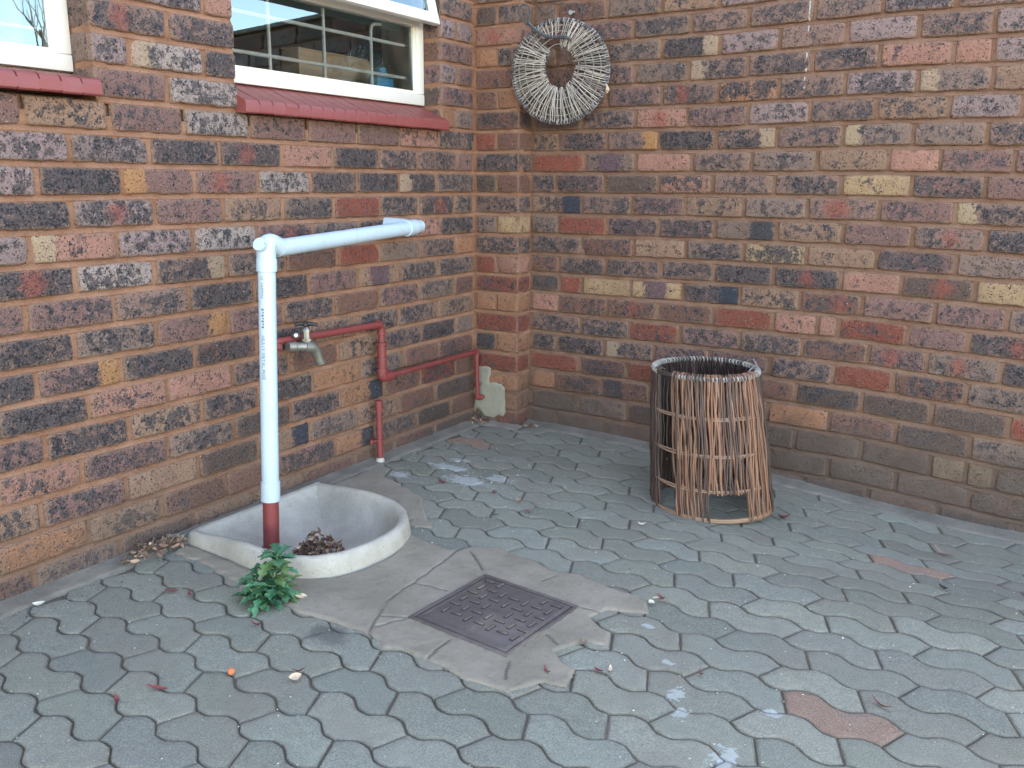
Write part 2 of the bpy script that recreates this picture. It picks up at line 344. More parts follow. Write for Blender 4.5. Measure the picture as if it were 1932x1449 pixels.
LROWS={14:([-2091, -1939, -1708, -1474, -1230, -983, -738, -499, -256, -9], 'P3 T4 P4 W5 P4 P3o P4 S3 N6'), 13:([-2049, -1829, -1594, -1351, -1101, -866, -622, -392, -130, -9], 'L5 L6 N8 N7r S3 N8 N6t N6 P2'), 12:([-2125, -1924, -1687, -1452, -1211, -976, -745, -504, -271, -10], 'L4 N9 P2o P4r W5 N7 N8 N7t G5'), 11:([-2058, -1842, -1596, -1350, -1109, -867, -623, -385, -143, -10], 'N8o L6r P4 T4 G6 R2 G6 N7r G5'), 10:([-2158, -1960, -1720, -1471, -1226, -975, -745, -510, -250, -10], 'L5 S3y L5 W5 P5r G5 N8 S3 G7'), 9:([-2072, -1851, -1609, -1352, -1109, -860, -628, -379, -145, -10], 'N8r W5 N6t G6 B3o R2o G3 N6 O1'), 8:([-2191, -1991, -1747, -1500, -1246, -1007, -758, -512, -270, -11], 'P4 P5 N5 G7 N8 P4 T3c G6 G6'), 7:([-2083, -1870, -1622, -1358, -1129, -886, -639, -390, -155, -11], 'N8 G6 P3o P4 N6 B2e P5 G5 B4'), 6:([-2184, -1983, -1742, -1497, -1250, -1007, -760, -524, -270, -11], 'N8 P6o N8 B6 N7 T4 G6 N6 T5o'), 5:([-2095, -1849, -1601, -1359, -1115, -873, -652, -385, -145, -11], 'N8 S4 S2 N6 B2 T4 N6 N9 G3'), 4:([-2193, -1979, -1734, -1483, -1253, -1010, -759, -500, -269, -12], 'P5 N7 T5 N6 G7 O2 G5 B3 B4'), 3:([-2114, -1887, -1615, -1365, -1119, -874, -628, -395, -155, -12], 'S4 P5 G5 K4 N7 O3e B4 R5 B2'), 2:([-2228, -2011, -1760, -1512, -1271, -1033, -787, -539, -299, -12], 'T5 P5o T2 K4 T3e G5 T4 B3 K3'), 1:([-2138, -1886, -1652, -1413, -1185, -911, -694, -424, -185, -12], 'O2 T5 B4 B1 P6 O2e N5 K6 B3'), 0:([-2263, -2049, -1797, -1546, -1304, -1073, -814, -575, -306, -13], 'B4 G4 K3 T2 T2 B3 B2 B4 K4'), 15:([-1749, -1520, -1290], 'P4 W6'), 16:([-1740, -1632, -1389, -1284], 'L4 W5t N8'), 17:([-1731, -1507, -1277], 'N6r N6'), 18:([-1721, -1611, -1379, -1270], 'L5 L6 S1'), 19:([-1712, -1491, -1263], 'P4 L5'), 20:([-1703, -1598, -1359, -1256], 'G5 L5 N5')}
LWROWS={15:([-235, -136, -9], 'O1 G3'), 16:([-233, -9], 'P5'), 17:([-232, -123, -8], 'L4 P4'), 18:([-230, -8], 'P4'), 19:([-229, -125, -8], 'L4 L4'), 20:([-228, -8], 'N6')}
RROWS={20:([210, 330, 554, 783, 1012, 1234, 1455, 1680, 1897, 2106], 'G3 B4 G4 T3 L4 L3 N4 L4 L5'), 19:([211, 446, 672, 901, 1123, 1356, 1576, 1796, 2014], 'B4 P4 G6 N5 N5 N4 L6 N5'), 18:([212, 334, 560, 791, 1020, 1239, 1466, 1694, 1914, 2128], 'T3 N4 G5 N8t L4 N4 L4 N5 L4'), 17:([214, 451, 680, 904, 1129, 1360, 1579, 1805, 1918, 2125], 'B4 P5 G5 N6t N6 N7 S3 S1 L4'), 16:([215, 338, 566, 799, 1025, 1249, 1474, 1706, 1926, 2143], 'B4 B3 P5 N6r O7b N5t L5 G4t T4'), 15:([216, 456, 693, 909, 1141, 1365, 1585, 1810, 2020, 2229], 'K3 N6 S3r P5 L4 N5o T4 L4 N4'), 14:([218, 348, 571, 794, 1025, 1254, 1484, 1710, 1931, 2144], 'T5 P6 N4o N9 N7t N5 G4y G4y N6'), 13:([219, 475, 699, 936, 1168, 1403, 1641, 1802, 2017, 2224], 'R2 G4c S2 N5 G4b T3 S2 P4 P4'), 12:([220, 338, 569, 803, 1022, 1257, 1493, 1721, 1944, 2159], 'N6 P6 K4 S6 N4 N6 Y2 P6 P3'), 11:([222, 461, 692, 917, 1149, 1383, 1626, 1863, 2083, 2294], 'T5e N5 P6 T5 G4 N4r P4 N5y T4'), 10:([223, 356, 584, 813, 1042, 1279, 1514, 1743, 1965, 2188], 'G4 R2 P6 P7 G4b T5 P4 N5r N8'), 9:([224, 469, 706, 931, 1161, 1393, 1634, 1885, 2111], 'N6 B4 T3 G6 Y6 T3 P6o G3'), 8:([226, 360, 581, 828, 1048, 1280, 1523, 1723, 1953, 2181], 'B4 N7 N6t N6t N8 N8r S1 K3r Y1'), 7:([227, 365, 476, 700, 925, 1156, 1384, 1602, 1838, 2057, 2271], 'K5 R1 Y2 Y3c N7e T4 B5r P4 P4 G5'), 6:([228, 365, 596, 821, 1057, 1291, 1453, 1526, 1761, 1952, 2181], 'S2 B5 B5r B4 R2 S2 S2 R4 P2 N7r'), 5:([230, 474, 700, 924, 1168, 1406, 1639, 1833, 2060, 2280], 'N6 N6 R4 P5 N6 B4 P5r G4r N7'), 4:([231, 353, 590, 817, 1052, 1290, 1522, 1732, 1967, 2196], 'N7 N7y N5t P4 P4 N6t R0 B6 G5'), 3:([232, 473, 695, 916, 1159, 1398, 1632, 1868, 2105, 2325], 'R1 B5 R2 B3 B2 K5 K4 K3c R1'), 2:([234, 356, 585, 806, 1056, 1294, 1524, 1757, 1997, 2227], 'O1 B5 B4b B3 B4 O1 B4 K4 G4'), 1:([235, 473, 705, 926, 1171, 1405, 1645, 1881, 1994, 2084, 2291], 'K3 G4 K4 K3 K3 K2 K2 Y2 Y2 K3'), 0:([236, 362, 592, 825, 1068, 1302, 1536, 1776, 2015, 2249], 'K3 K4 B3 K3 K3 K4 K3 P4 K3r'), -1:([238, 502, 732, 971, 1215, 1453, 1689, 1924, 2157, 2387], 'K3 K3 B3 K3 T3 K3 O2 K3 T2')}
PROWS={20: 'K2 G4', 19: 'S3r', 18: 'O1 G5', 17: 'B4', 16: 'B3 O2', 15: 'B6', 14: 'R2 B2', 13: 'N6', 12: 'K4 B2', 11: 'N5', 10: 'G4 Y1', 9: 'N6', 8: 'R2 S1', 7: 'R4', 6: 'O1 O1', 5: 'R3', 4: 'K6 O2', 3: 'R2', 2: 'O2', 1: 'O3', 0: 'N4 R3'}
# ------------------------------------------------------------------ brickwork
def dzf(w_, s, k):
    t = DZ[w_]; i = min(21, max(0, k + 1)); xs = [a for a, _ in t]
    return float(np.interp(s, xs, [b[i] for _, b in t])) / 1000
BODY = dict(T=(.34, .205, .14), O=(.41, .19, .105), Y=(.45, .30, .17), S=(.41, .20, .15), R=(.27, .068, .045), B=(.21, .10, .075), P=(.25, .135, .12),
            L=(.31, .22, .21), G=(.25, .17, .14), W=(.40, .32, .285), N=(.27, .165, .135), K=(.12, .08, .066))
PATCH = dict(r=(.5, .13, (.33, .085, .06), .62), o=(.92, .2, (.42, .20, .09), .9), t=(.93, .19, (.38, .26, .18), .9), e=(.9, .24, (.035, .042, .06), .95),
             c=(.5, .22, (.13, .075, .09), .9), b=(.78, .2, (.040, .042, .052), .85), y=(.06, .2, (.40, .285, .185), .88))
class Bricks:
    def __init__(s, grime): s.v = []; s.f = []; s.body = []; s.par = []; s.patch = []; s.uv = []; s.g = grime; s.n = 0
    def brick(s, fn, s0, s1, zb0, zt0, code, depth=.014, wl='L', k=0, zfun=None, proud=None):
        """one brick with worn arrises; fn(s, z, d) -> world"""
        L_ = s1 - s0; H_ = zt0 - zb0
        if L_ < .012: return
        seed = random.random(); off = random.uniform(-.0016, .0018) if proud is None else proud
        tx, tz = random.uniform(-.0018, .0018), random.uniform(-.0012, .0012)
        cr = random.uniform(.006, .015)
        def ticks(n_len, step):
            e = [0, .0028, .0075]; m = max(1, int((n_len - .015) / step)); inner = [.0075 + (n_len - .015) * i / m for i in range(1, m)]
            return e + inner + [n_len - x for x in e[::-1]]
        A = ticks(L_, .021); B = ticks(H_, .021); na, nb = len(A), len(B)
        chips = [(random.choice((0, L_)) if random.random() < .5 else random.uniform(0, L_), random.choice((0, H_)), random.uniform(.006, .016)) for _ in range(random.choice((0, 1, 1, 2, 3)))]
        q = Vector((seed * 91, seed * 57, 3.1)); base = len(s.v)
        def co(a, b, d):
            zz = (zfun(s0 + a, b / H_) if zfun else zb0 + b); return fn(s0 + a, zz, d)
        ring = []
        for j, b in enumerate(B):
            for i, a in enumerate(A):
                da, db = min(a, L_ - a), min(b, H_ - b); aa, bb = a, b
                if da < cr and db < cr:
                    ca, cb = (cr if a < L_ / 2 else L_ - cr), (cr if b < H_ / 2 else H_ - cr)
                    va, vb = aa - ca, bb - cb; l = max(abs(va), abs(vb)) / max(1e-6, math.hypot(va, vb)); aa, bb = ca + va * l, cb + vb * l
                e = min(da, db); k_ = max(0, 1 - e / .008)
                n = noise.noise(q + Vector((a * 55, b * 55, 0))); n2 = noise.noise(q + Vector((a * 140, b * 140, 7)))
                if k_ > 0:
                    if da <= db: aa += (1 if a < L_ / 2 else -1) * (n * .0042 + n2 * .0022 + .0002) * k_
                    else: bb += (1 if b < H_ / 2 else -1) * (n * .0046 + n2 * .0024 + .0002) * k_
                t = min(1, e / .0075); d = off - .0052 * (1 - math.sqrt(max(0, 1 - (1 - t) ** 2))) + n * .0018 + n2 * .0010
                d += tx * (a / L_ - .5) * 2 + tz * (b / H_ - .5) * 2
                for (x, y, r) in chips:
                    rr = math.hypot(a - x, b - y) * (1 + .35 * n2)
                    if rr < r * 1.5: d -= .006 * max(0, 1 - (rr / (r * 1.5)) ** 2)
                s.v.append(co(aa, bb, d)); s.uv.append((a / L_, b / H_))
        idx = lambda i, j: base + j * na + i
        for j in range(nb - 1):
            for i in range(na - 1): s.f.append((idx(i, j), idx(i + 1, j), idx(i + 1, j + 1), idx(i, j + 1)))
        loop = [(i, 0) for i in range(na)] + [(na - 1, j) for j in range(1, nb)] + [(i, nb - 1) for i in range(na - 2, -1, -1)] + [(0, j) for j in range(nb - 2, 0, -1)]
        b2 = len(s.v)
        for (i, j) in loop: s.v.append(co(A[i], B[j], -depth)); s.uv.append((A[i] / L_, B[j] / H_))
        m = len(loop)
        for t in range(m):
            a1, a2 = loop[t], loop[(t + 1) % m]; s.f.append((idx(*a1), b2 + t, b2 + (t + 1) % m, idx(*a2)))
        ch = BODY[code[0]]; j_ = [1 + random.uniform(-.10, .10) for _ in range(3)]; j0 = random.uniform(.9, 1.1)
        body = tuple(c * (j_[0] * .4 + .6) * j0 * (1 + .06 * (x - 1)) for c, x in zip(ch, j_))
        cov = int(code[1]) / 10 + random.uniform(-.04, .04); pt = (0.5, 0, (0, 0, 0), 0)
        if len(code) > 2:
            pt = PATCH[code[2]]
            if code[2] != 'c' and code[2] != 'y' and code[2] != 'r' and random.random() < .35: pt = (1 - pt[0],) + pt[1:]
            if code[2] == 'r': pt = (random.uniform(.35, .7), random.uniform(.08, .17)) + pt[2:]
        if pt[3] > .8 and random.random() < .3: pt = pt[:3] + (0,)
        nv = len(s.v) - base
        s.body += [(*body, 1)] * nv; s.par += [(cov, seed, pt[0], pt[1])] * nv; s.patch += [(*pt[2], pt[3])] * nv; s.n += 1
    def build(s, name, parent=None):
        o = mesh_obj(name, s.v, s.f, M['brick'], parent, True, 55); me = o.data
        for nm, arr in (('body', s.body), ('par', s.par), ('patch', s.patch)):
            a = me.attributes.new(nm, 'FLOAT_COLOR', 'POINT'); a.data.foreach_set('color', np.array(arr, dtype=np.float32).ravel())
        a = me.attributes.new('uvb', 'FLOAT_VECTOR', 'POINT'); a.data.foreach_set('vector', np.array([(u, v, 0) for u, v in s.uv], dtype=np.float32).ravel())
        a = me.attributes.new('grime', 'FLOAT', 'POINT'); a.data.foreach_set('value', np.full(len(s.v), s.g, dtype=np.float32))
        return o
H = .085
RND = ['N7', 'N6', 'G5', 'P4', 'P5', 'T4', 'L5', 'B4', 'S3', 'N8t', 'G6', 'O2', 'P4r', 'T5e', 'R2', 'W5', 'K3', 'N6r']
def rowfun(wl, k):
    def zf(s_, t):
        b = H * k + dzf(wl, s_, k); tp = H * (k + 1) + dzf(wl, s_, k + 1) - .0138; return b + (tp - b) * t
    return zf
def course(B, fn, wl, k, joints, codes, depth=.014, j=.0062):
    """joints in metres, codes one per brick"""
    for a, b, c in zip(joints[:-1], joints[1:], codes):
        a2 = a + j + random.uniform(-.001, .001); b2 = b - j + random.uniform(-.001, .001)
        B.brick(fn, a2, b2, H * k, H * k + .0725, c, depth, zfun=rowfun(wl, k))
def mortar_slab(mb, fn, s0, s1, z0, z1, d0=-.024, back=-.1, step=.25):
    na = max(2, int((s1 - s0) / step)); nb = max(2, int((z1 - z0) / step)); vs = []; fs = []
    for j in range(nb + 1):
        for i in range(na + 1):
            a = s0 + (s1 - s0) * i / na; b = z0 + (z1 - z0) * j / nb; vs.append(fn(a, b, d0 + fbm(a * 9, b * 9, 2.2) * .004))
    for j in range(nb):
        for i in range(na): q = j * (na + 1) + i; fs.append((q, q + 1, q + na + 2, q + na + 1))
    n0 = len(vs); vs += [fn(s0, z0, back), fn(s1, z0, back), fn(s1, z1, back), fn(s0, z1, back)]
    c = [0, na, nb * (na + 1) + na, nb * (na + 1)]
    e = [list(range(0, na + 1)), [j * (na + 1) + na for j in range(nb + 1)], [nb * (na + 1) + i for i in range(na, -1, -1)], [j * (na + 1) for j in range(nb, -1, -1)]]
    for k in range(4): fs.append(tuple(e[k][::-1]) + (n0 + k, n0 + (k + 1) % 4))
    fs.append((n0 + 3, n0 + 2, n0 + 1, n0))
    mb.add(vs, fs)

fL = lambda s_, z, d: (d, s_, z)                          # house wall, faces +x, s = y
fR = lambda s_, z, d: (s_, .112 - .0118 * s_ - d, z)      # garden wall, faces -y, s = x
fP = lambda s_, z, d: (s_, -d, z)                         # pier front
fQ = lambda s_, z, d: (.222 + d, s_, z)                   # pier side, s = y

# ---- house wall
house = thing('house_wall', 'speckled face-brick house wall with two white windows, left side of the corner', 'house wall', (0, 0, 0))
BL = Bricks(.3); YL0 = -4.3
def extend_left(joints, codes, lim):
    joints = list(joints); codes = list(codes)
    while joints[0] > lim: joints.insert(0, max(joints[0] - random.uniform(.229, .243), lim - .001)); codes.insert(0, random.choice(RND))
    return joints, codes
for k in range(-1, 31):
    if 0 <= k <= 14:
        js, cs = LROWS[k]; js = [x / 1000 for x in js]; js[-1] = -.004; js, cs = extend_left(js, cs.split(), YL0); course(BL, fL, 'L', k, js, cs)
    elif k < 0:
        js, cs = extend_left([-.004 - .12, -.004], ['B4'], YL0); course(BL, fL, 'L', k, js, cs)
    else:
        sh = .117 if k % 2 else 0
        if k <= 23:                                        # rows beside the windows
            if k in LROWS: js, cs = LROWS[k]; js = [x / 1000 for x in js]; cs = cs.split()
            else: js, cs = ([-1.743, -1.508, -1.272], ['P5', 'N6']) if k % 2 else ([-1.743, -1.632, -1.386, -1.272], ['L5', 'G5', 'N6'])
            js[0], js[-1] = -1.7485, -1.2665; course(BL, fL, 'L', k, js, cs, .02)
            if k in LWROWS: js, cs = LWROWS[k]; js = [x / 1000 for x in js]; cs = cs.split()
            else: js, cs = ([-.23, -.118, -.004], ['P4', 'G4']) if k % 2 else ([-.23, -.004], ['N5'])
            js[0] = -.2375; js[-1] = -.004; course(BL, fL, 'L', k, js, cs, .02)
            js, cs = extend_left([-2.785 - (.117 if k % 2 else .235), -2.785 + .005], ['P4'], YL0); course(BL, fL, 'L', k, js, cs, .02)
        else:
            js, cs = extend_left([-.004 - .117 - sh, -.004], ['G4'], YL0); course(BL, fL, 'L', k, js, cs)
# returns of the brick jambs
for yj, sg in ((-.232, -1), (-1.272, 1), (-1.743, -1), (-2.783, 1)):
    fJ = (lambda yj, sg: lambda s_, z, d: (s_, yj + sg * d, z))(yj, sg)
    for k in range(15, 24):
        B_ = H * k; BL.brick(fJ, -.105, -.003, B_, B_ + .0725, random.choice(('G3', 'K3', 'B3', 'P4', 'N5')), .012, proud=-.0005, zfun=lambda s_, t, B_=B_: B_ + .0725 * t)
BL.build('brickwork', house)
def joints_sheet(mb, fn, wl, s0, s1, k0, k1, step=.03):
    """struck joints: each bed joint slopes back from the brick below to the shadow under the brick above"""
    na = max(2, int((s1 - s0) / step)); vs = []; fs = []; rows = []
    for k in range(k0, k1 + 1):
        for dz, d in ((-.0180, -.0068), (-.0142, -.0034), (-.0085, -.0062), (-.0012, -.0125), (.003, -.0095), (.012, -.0070), (.036, -.0066)): rows.append((k, dz, d))
    for (k, dz, d) in rows:
        for i in range(-1, na + 2):
            a = s0 + (s1 - s0) * min(na, max(0, i)) / na; b = H * k + dzf(wl, a, k) + dz
            n = fbm(a * 11, b * 30, 2.2); vs.append(fn(a, b + n * .0016, -.045 if i in (-1, na + 1) else d + n * .0042 + noise.noise(Vector((a * 70, b * 90, 4))) * .0011))
    W_ = na + 3
    for j in range(len(rows) - 1):
        for i in range(W_ - 1): q = j * W_ + i; fs.append((q, q + 1, q + W_ + 1, q + W_))
    mb.add(vs, fs)
mo = MB()
joints_sheet(mo, fL, 'L', YL0, .03, -2, 14); joints_sheet(mo, fL, 'L', -1.737, -1.278, 15, 23); joints_sheet(mo, fL, 'L', -.226, .03, 15, 23); joints_sheet(mo, fL, 'L', YL0, -2.789, 15, 23); joints_sheet(mo, fL, 'L', YL0, .03, 24, 31)
for a, b in ((-.2275, -.19), (-1.31, -1.2765), (-1.7385, -1.70), (-2.82, -2.7875)): mo.box((-.104, a, 1.262), (-.0085, b, 2.04))
mortar_slab(mo, fL, YL0, .06, -.3, 1.262); mortar_slab(mo, fL, -1.737, -1.278, 1.2625, 2.04); mortar_slab(mo, fL, -.226, .06, 1.2625, 2.04)
mortar_slab(mo, fL, YL0, -2.789, 1.2625, 2.04); mortar_slab(mo, fL, YL0, .06, 2.0405, 2.72)
mo.build('mortar', M['mortar'], house, True, 40)
# inner leaf with plastered reveals, dark room behind
il = MB(); X0, X1 = -.30, -.1265
for (a, b, c, d) in ((YL0, .3, -.3, 1.345), (-1.737, -1.278, 1.3455, 2.04), (-.236, .3, 1.3455, 2.04), (YL0, -2.789, 1.3455, 2.04), (YL0, .3, 2.0405, 2.72)):
    il.box((X0, a, c), (X1, b, d))
il.build('inner_leaf', M['plaster_in'], house, False)
rm = MB(); vs = [(x, y, z) for x in (-3.2, X0 - .001) for y in (YL0, .3) for z in (.05, 2.6)]
rm.box((-3.3, YL0, 0), (-3.2, .3, 2.7)); rm.box((-3.2, YL0 - .1, 0), (X0, YL0, 2.7)); rm.box((-3.2, .3, 0), (X0, .4, 2.7)); rm.box((-3.2, YL0, 2.6), (X0 - .002, .3, 2.72)); rm.box((-3.2, YL0, 0), (X0 - .002, .3, .08))
rm.build('room_shell', M['room'], house, False)
rf = MB()
rf.add([(.22, YL0 - .3, 2.74), (.22, 2.5, 2.74), (-3.6, 2.5, 4.3), (-3.6, YL0 - .3, 4.3), (.22, YL0 - .3, 2.66), (.22, 2.5, 2.66), (-3.6, 2.5, 2.66), (-3.6, YL0 - .3, 2.66)],
       [(0, 1, 2, 3), (4, 7, 6, 5), (0, 4, 5, 1), (1, 5, 6, 2), (2, 6, 7, 3), (3, 7, 4, 0)])
rf.build('roof', M['roof'], house, False)
bk = MB(); bk.box((-3.5, .401, -.3), (-.12, 2.4, 2.655)); bk.build('rear_wing', M['plaster_in'], house, False)
gt = MB(); gt.box((.222, YL0 - .3, 2.655), (.242, 2.5, 2.80), bev=.003); gt.build('fascia', M['fascia'], house)

# ---- garden wall with its corner pier
garden = thing('garden_wall', 'blue and red speckled brick garden wall closing the right of the yard', 'garden wall', (.22, .11, 0))
def loc(fn): return lambda *a: tuple(np.subtract(fn(*a), (.22, .11, 0)))
BR = Bricks(.85); XR1 = 4.3
for k in range(-2, 22):
    if k in RROWS: js, cs = RROWS[k]; js = [x / 1000 for x in js]; cs = cs.split()
    else: js, cs = [.236, .35], ['K3']
    if k == 21: js, cs = [.2, .446, .67], ['G4', 'B4']
    js[0] = max(js[0], .2245) - .0045
    while js[-1] < XR1: js.append(js[-1] + random.uniform(.22, .236)); cs.append(random.choice(RND))
    course(BR, loc(fR), 'R', k, js, cs)
BR.build('brickwork', garden)
mr = MB(); joints_sheet(mr, loc(fR), 'R', .215, XR1, -3, 21); mortar_slab(mr, loc(fR), .208, XR1, -.4, 1.864, back=-.22); mr.build('mortar', M['mortar_old'], garden, True, 40)
cp = MB(); y0 = -.0155
cp.box((.003, -.003, 1.8645), (XR1 - .22, .112 + .14, 1.886), bev=.006); cp.v = [(x, y - .0118 * x - .006, z) for x, y, z in cp.v]; cp.build('coping', M['fillet'], garden)
pier = Bricks(.5); mp_ = MB()
pr = thing('brick_pier', 'narrow orange and brown brick pier in the corner between the two walls', 'brick pier', (0, 0, 0))
for k in range(-1, 22):
    cs = PROWS.get(k, 'G4').split(); zf = rowfun('P', k)
    last = cs[-1]
    if len(cs) == 2:
        pier.brick(fP, .008, .1065, H * k, H * k + .0725, cs[0], .014, zfun=zf); pier.brick(fP, .1165, .2225, H * k, H * k + .0725, cs[1], .004, zfun=zf, proud=0)
    else: pier.brick(fP, .008, .2225, H * k, H * k + .0725, cs[0], .004, zfun=zf, proud=0)
    pier.brick(fQ, -.0005, .104, H * k, H * k + .0725, last[:2], .004, zfun=zf, proud=0)
pier.build('brickwork', pr)
zz = lambda z: z
joints_sheet(mp_, fP, 'P', -.012, .2185, -2, 21, .02); joints_sheet(mp_, lambda s_, z, d: (.2225 + d, s_, z), 'P', .006, .14, -2, 21, .03); mp_.box((-.0095, .02, -.3), (.200, .15, 1.863)); mp_.build('mortar', M['mortar'], pr, True, 40)
c2 = MB(); c2.box((.002, -.006, 1.8638), (.2185, .1, 1.885), bev=.005); c2.build('coping', M['fillet'], pr)
# grey cement smeared over the foot of the pier where the pipe turns in
cs_ = MB()
def blob(fn, s0, s1, z0, z1, d, seed, mb, step=.006, edge=.35):
    na, nb = int((s1 - s0) / step), int((z1 - z0) / step); idx = {}; vs = []; fs = []
    for j in range(nb + 1):
        for i in range(na + 1):
            a, b = s0 + i * step, z0 + j * step; u, v = (a - s0) / (s1 - s0) * 2 - 1, (b - z0) / (z1 - z0) * 2 - 1
            r = max(abs(u), abs(v)) ** 1.0 * .5 + math.hypot(u, v) * .42 + noise.noise(Vector((a * 22, b * 22, seed))) * edge
            if r < 1: idx[(i, j)] = len(vs); vs.append(fn(a, b, d * min(1, (1 - r) * 5) - .004 + noise.noise(Vector((a * 60, b * 60, seed))) * .0012))
    for (i, j) in idx:
        q = [(i, j), (i + 1, j), (i + 1, j + 1), (i, j + 1)]
        if all(t in idx for t in q): fs.append(tuple(idx[t] for t in q))
    mb.add(vs, fs)
M['patchcem'] = simple('grey_cement_patch', (.30, .275, .215), .12, .92, 30, .0015, 0, ((.2, .18, .14), .5), .2)
blob(fP, -.004, .165, .03, .195, .0075, 4.2, cs_); blob(fP, -.004, .09, .17, .262, .0065, 9.1, cs_)
cs_.build('cement_patch', M['patchcem'], pr)

# ------------------------------------------------------------------ windows (parts of the house wall)
def window(y0, y1, z0, z1, zt, bars=True, tilt=True):
    fr = MB(); xo, xi = -.085, -.127; t = .043
    fr.box((xi, y0, z0), (xo, y1, z0 + t), bev=.004); fr.box((xi, y0, z1 - t), (xo, y1, z1), bev=.004)
    fr.box((xi, y0, z0 + t), (xo - .001, y0 + t, z1 - t), bev=.004); fr.box((xi, y1 - t, z0 + t), (xo - .001, y1, z1 - t), bev=.004)
    # inner bead
    b = .012; Y0, Y1, Z0 = y0 + t, y1 - t, z0 + t
    fr.box((xi + .004, Y0, Z0), (xo - .013, Y1, Z0 + b)); fr.box((xi + .004, Y0, Z0 + b), (xo - .013, Y0 + b, zt)); fr.box((xi + .004, Y1 - b, Z0 + b), (xo - .013, Y1, zt))
    fr.box((xi - .01, Y0, zt), (xo + .004, Y1, zt + .034), bev=.004)
    F = fr.build('window', M['cream'], house)
    g = MB(); g.add([(-.1005, Y0 + b, Z0 + b), (-.1005, Y1 - b, Z0 + b), (-.1075, Y1 - b, zt), (-.1075, Y0 + b, zt)], [(0, 1, 2, 3)]); g.build('pane', M['glass'], F, False)
    # top-hung sash, swung out at the bottom
    Mx = Matrix.Translation((-.088, 0, z1 - t)) @ Matrix.Rotation(R_(-14.0), 4, 'Y') if tilt else Matrix.Translation((-.098, 0, z1 - t))
    hgt = (z1 - t) - (zt + .012); s_ = MB(); w_ = .042
    ya, yb = y0 + t * .35, y1 - t * .35
    if tilt: hgt *= 1.06
    s_.box((-.012, ya, -hgt), (.014, yb, -hgt + w_), bev=.003, M=Mx); s_.box((-.012, ya, -w_), (.014, yb, 0), bev=.003, M=Mx)
    s_.box((-.012, ya, -hgt + w_), (.013, ya + w_, -w_), bev=.003, M=Mx); s_.box((-.012, yb - w_, -hgt + w_), (.013, yb, -w_), bev=.003, M=Mx)
    s_.build('sash', M['cream'], F)
    g = MB(); g.add([tuple(Mx @ Vector(p)) for p in ((0, ya + w_, -hgt + w_), (0, yb - w_, -hgt + w_), (0, yb - w_, -w_), (0, ya + w_, -w_))], [(0, 1, 2, 3)]); g.build('sash_pane', M['glass'], F, False)
    if bars:
        for z in (1.466, 1.588, 1.78): m = MB(); m.tube([(-.145, y0 - .0, z), (-.145, y1, z)], .0064, 8); m.build('burglar_bar', M['whitebar'], F)
        for y, r in ((y0 + .275, 0), (y0 + .535, 0), (y0 + .79, 1)):
            m = MB(); m.tube(arc_path([(-.145, y + .05, 1.392), (-.145, y, 1.398), (-.145, y, 1.642 if r else 1.70), (-.145, y + .06, 1.648 if r else 1.71)], .03), .0062, 8); m.build('burglar_bar', M['whitebar'], F)
    return F
window(-1.274, -.232, 1.360, 2.035, 1.655)
window(-2.786, -1.743, 1.336, 2.035, 1.655, bars=False)
bb = [o for o in C.objects if o.name.startswith('window')]
for z in (1.44,): m = MB(); m.tube([(-.145, -2.78, z), (-.145, -1.75, z)], .005, 8); m.build('burglar_bar', M['whitebar'], bb[-1])
def sill(y0, y1, zi, zo, xf):
    s_ = MB(); n = 19; p = (y1 - y0) / n
    prof = [(-.10, zi - .06), (-.10, zi), (xf - .018, zo + .003), (xf - .006, zo - .002), (xf, zo - .012), (xf + .001, zo - .038), (xf - .004, zo - .042), (-.01, zo - .038)]
    for i in range(n):
        a, b = y0 + i * p + (.0019 if i else 0), y0 + (i + 1) * p - (.0019 if i < n - 1 else 0); dz = random.uniform(-.0008, .0008); c = .0009; dx = random.uniform(-.0008, .0008)
        rings = [(a, -c), (a + c, 0), (b - c, 0), (b, -c)]; vs = []; fs = []; m = len(prof)
        for (y, e) in rings:
            for q, (x, z) in enumerate(prof): vs.append((x + (e if 2 <= q <= 6 else 0) + dx, y, z + (e if 1 <= q <= 4 else 0) + dz))
        for r in range(3):
            for q in range(m): fs.append((r * m + q, r * m + (q + 1) % m, (r + 1) * m + (q + 1) % m, (r + 1) * m + q))
        fs.append(tuple(range(m))); fs.append(tuple(3 * m + q for q in range(m))[::-1]); s_.add(vs, fs)
    core = [(x - (0 if q < 2 else .0016 if q < 4 else .0003), z - (.0028 if 1 <= q <= 4 else -.002 if q > 4 else 0)) for q, (x, z) in enumerate(prof)]; m = len(core)
    s_.add([(x, y0 + .002, z) for x, z in core] + [(x, y1 - .002, z) for x, z in core], [(q, (q + 1) % m, m + (q + 1) % m, m + q) for q in (1, 2, 3)], mi=1)
    s_.add([(x, y0 + .002, z) for x, z in core] + [(x, y1 - .002, z) for x, z in core], [(q, (q + 1) % m, m + (q + 1) % m, m + q) for q in (0, 4, 5, 6, 7)], mi=0)
    return s_.build('window_sill', [M['sill'], M['sillgap']], house, True, 35)
sill(-1.281, -.238, 1.358, 1.303, .043)
sill(-2.795, -1.752, 1.332, 1.311, .043)

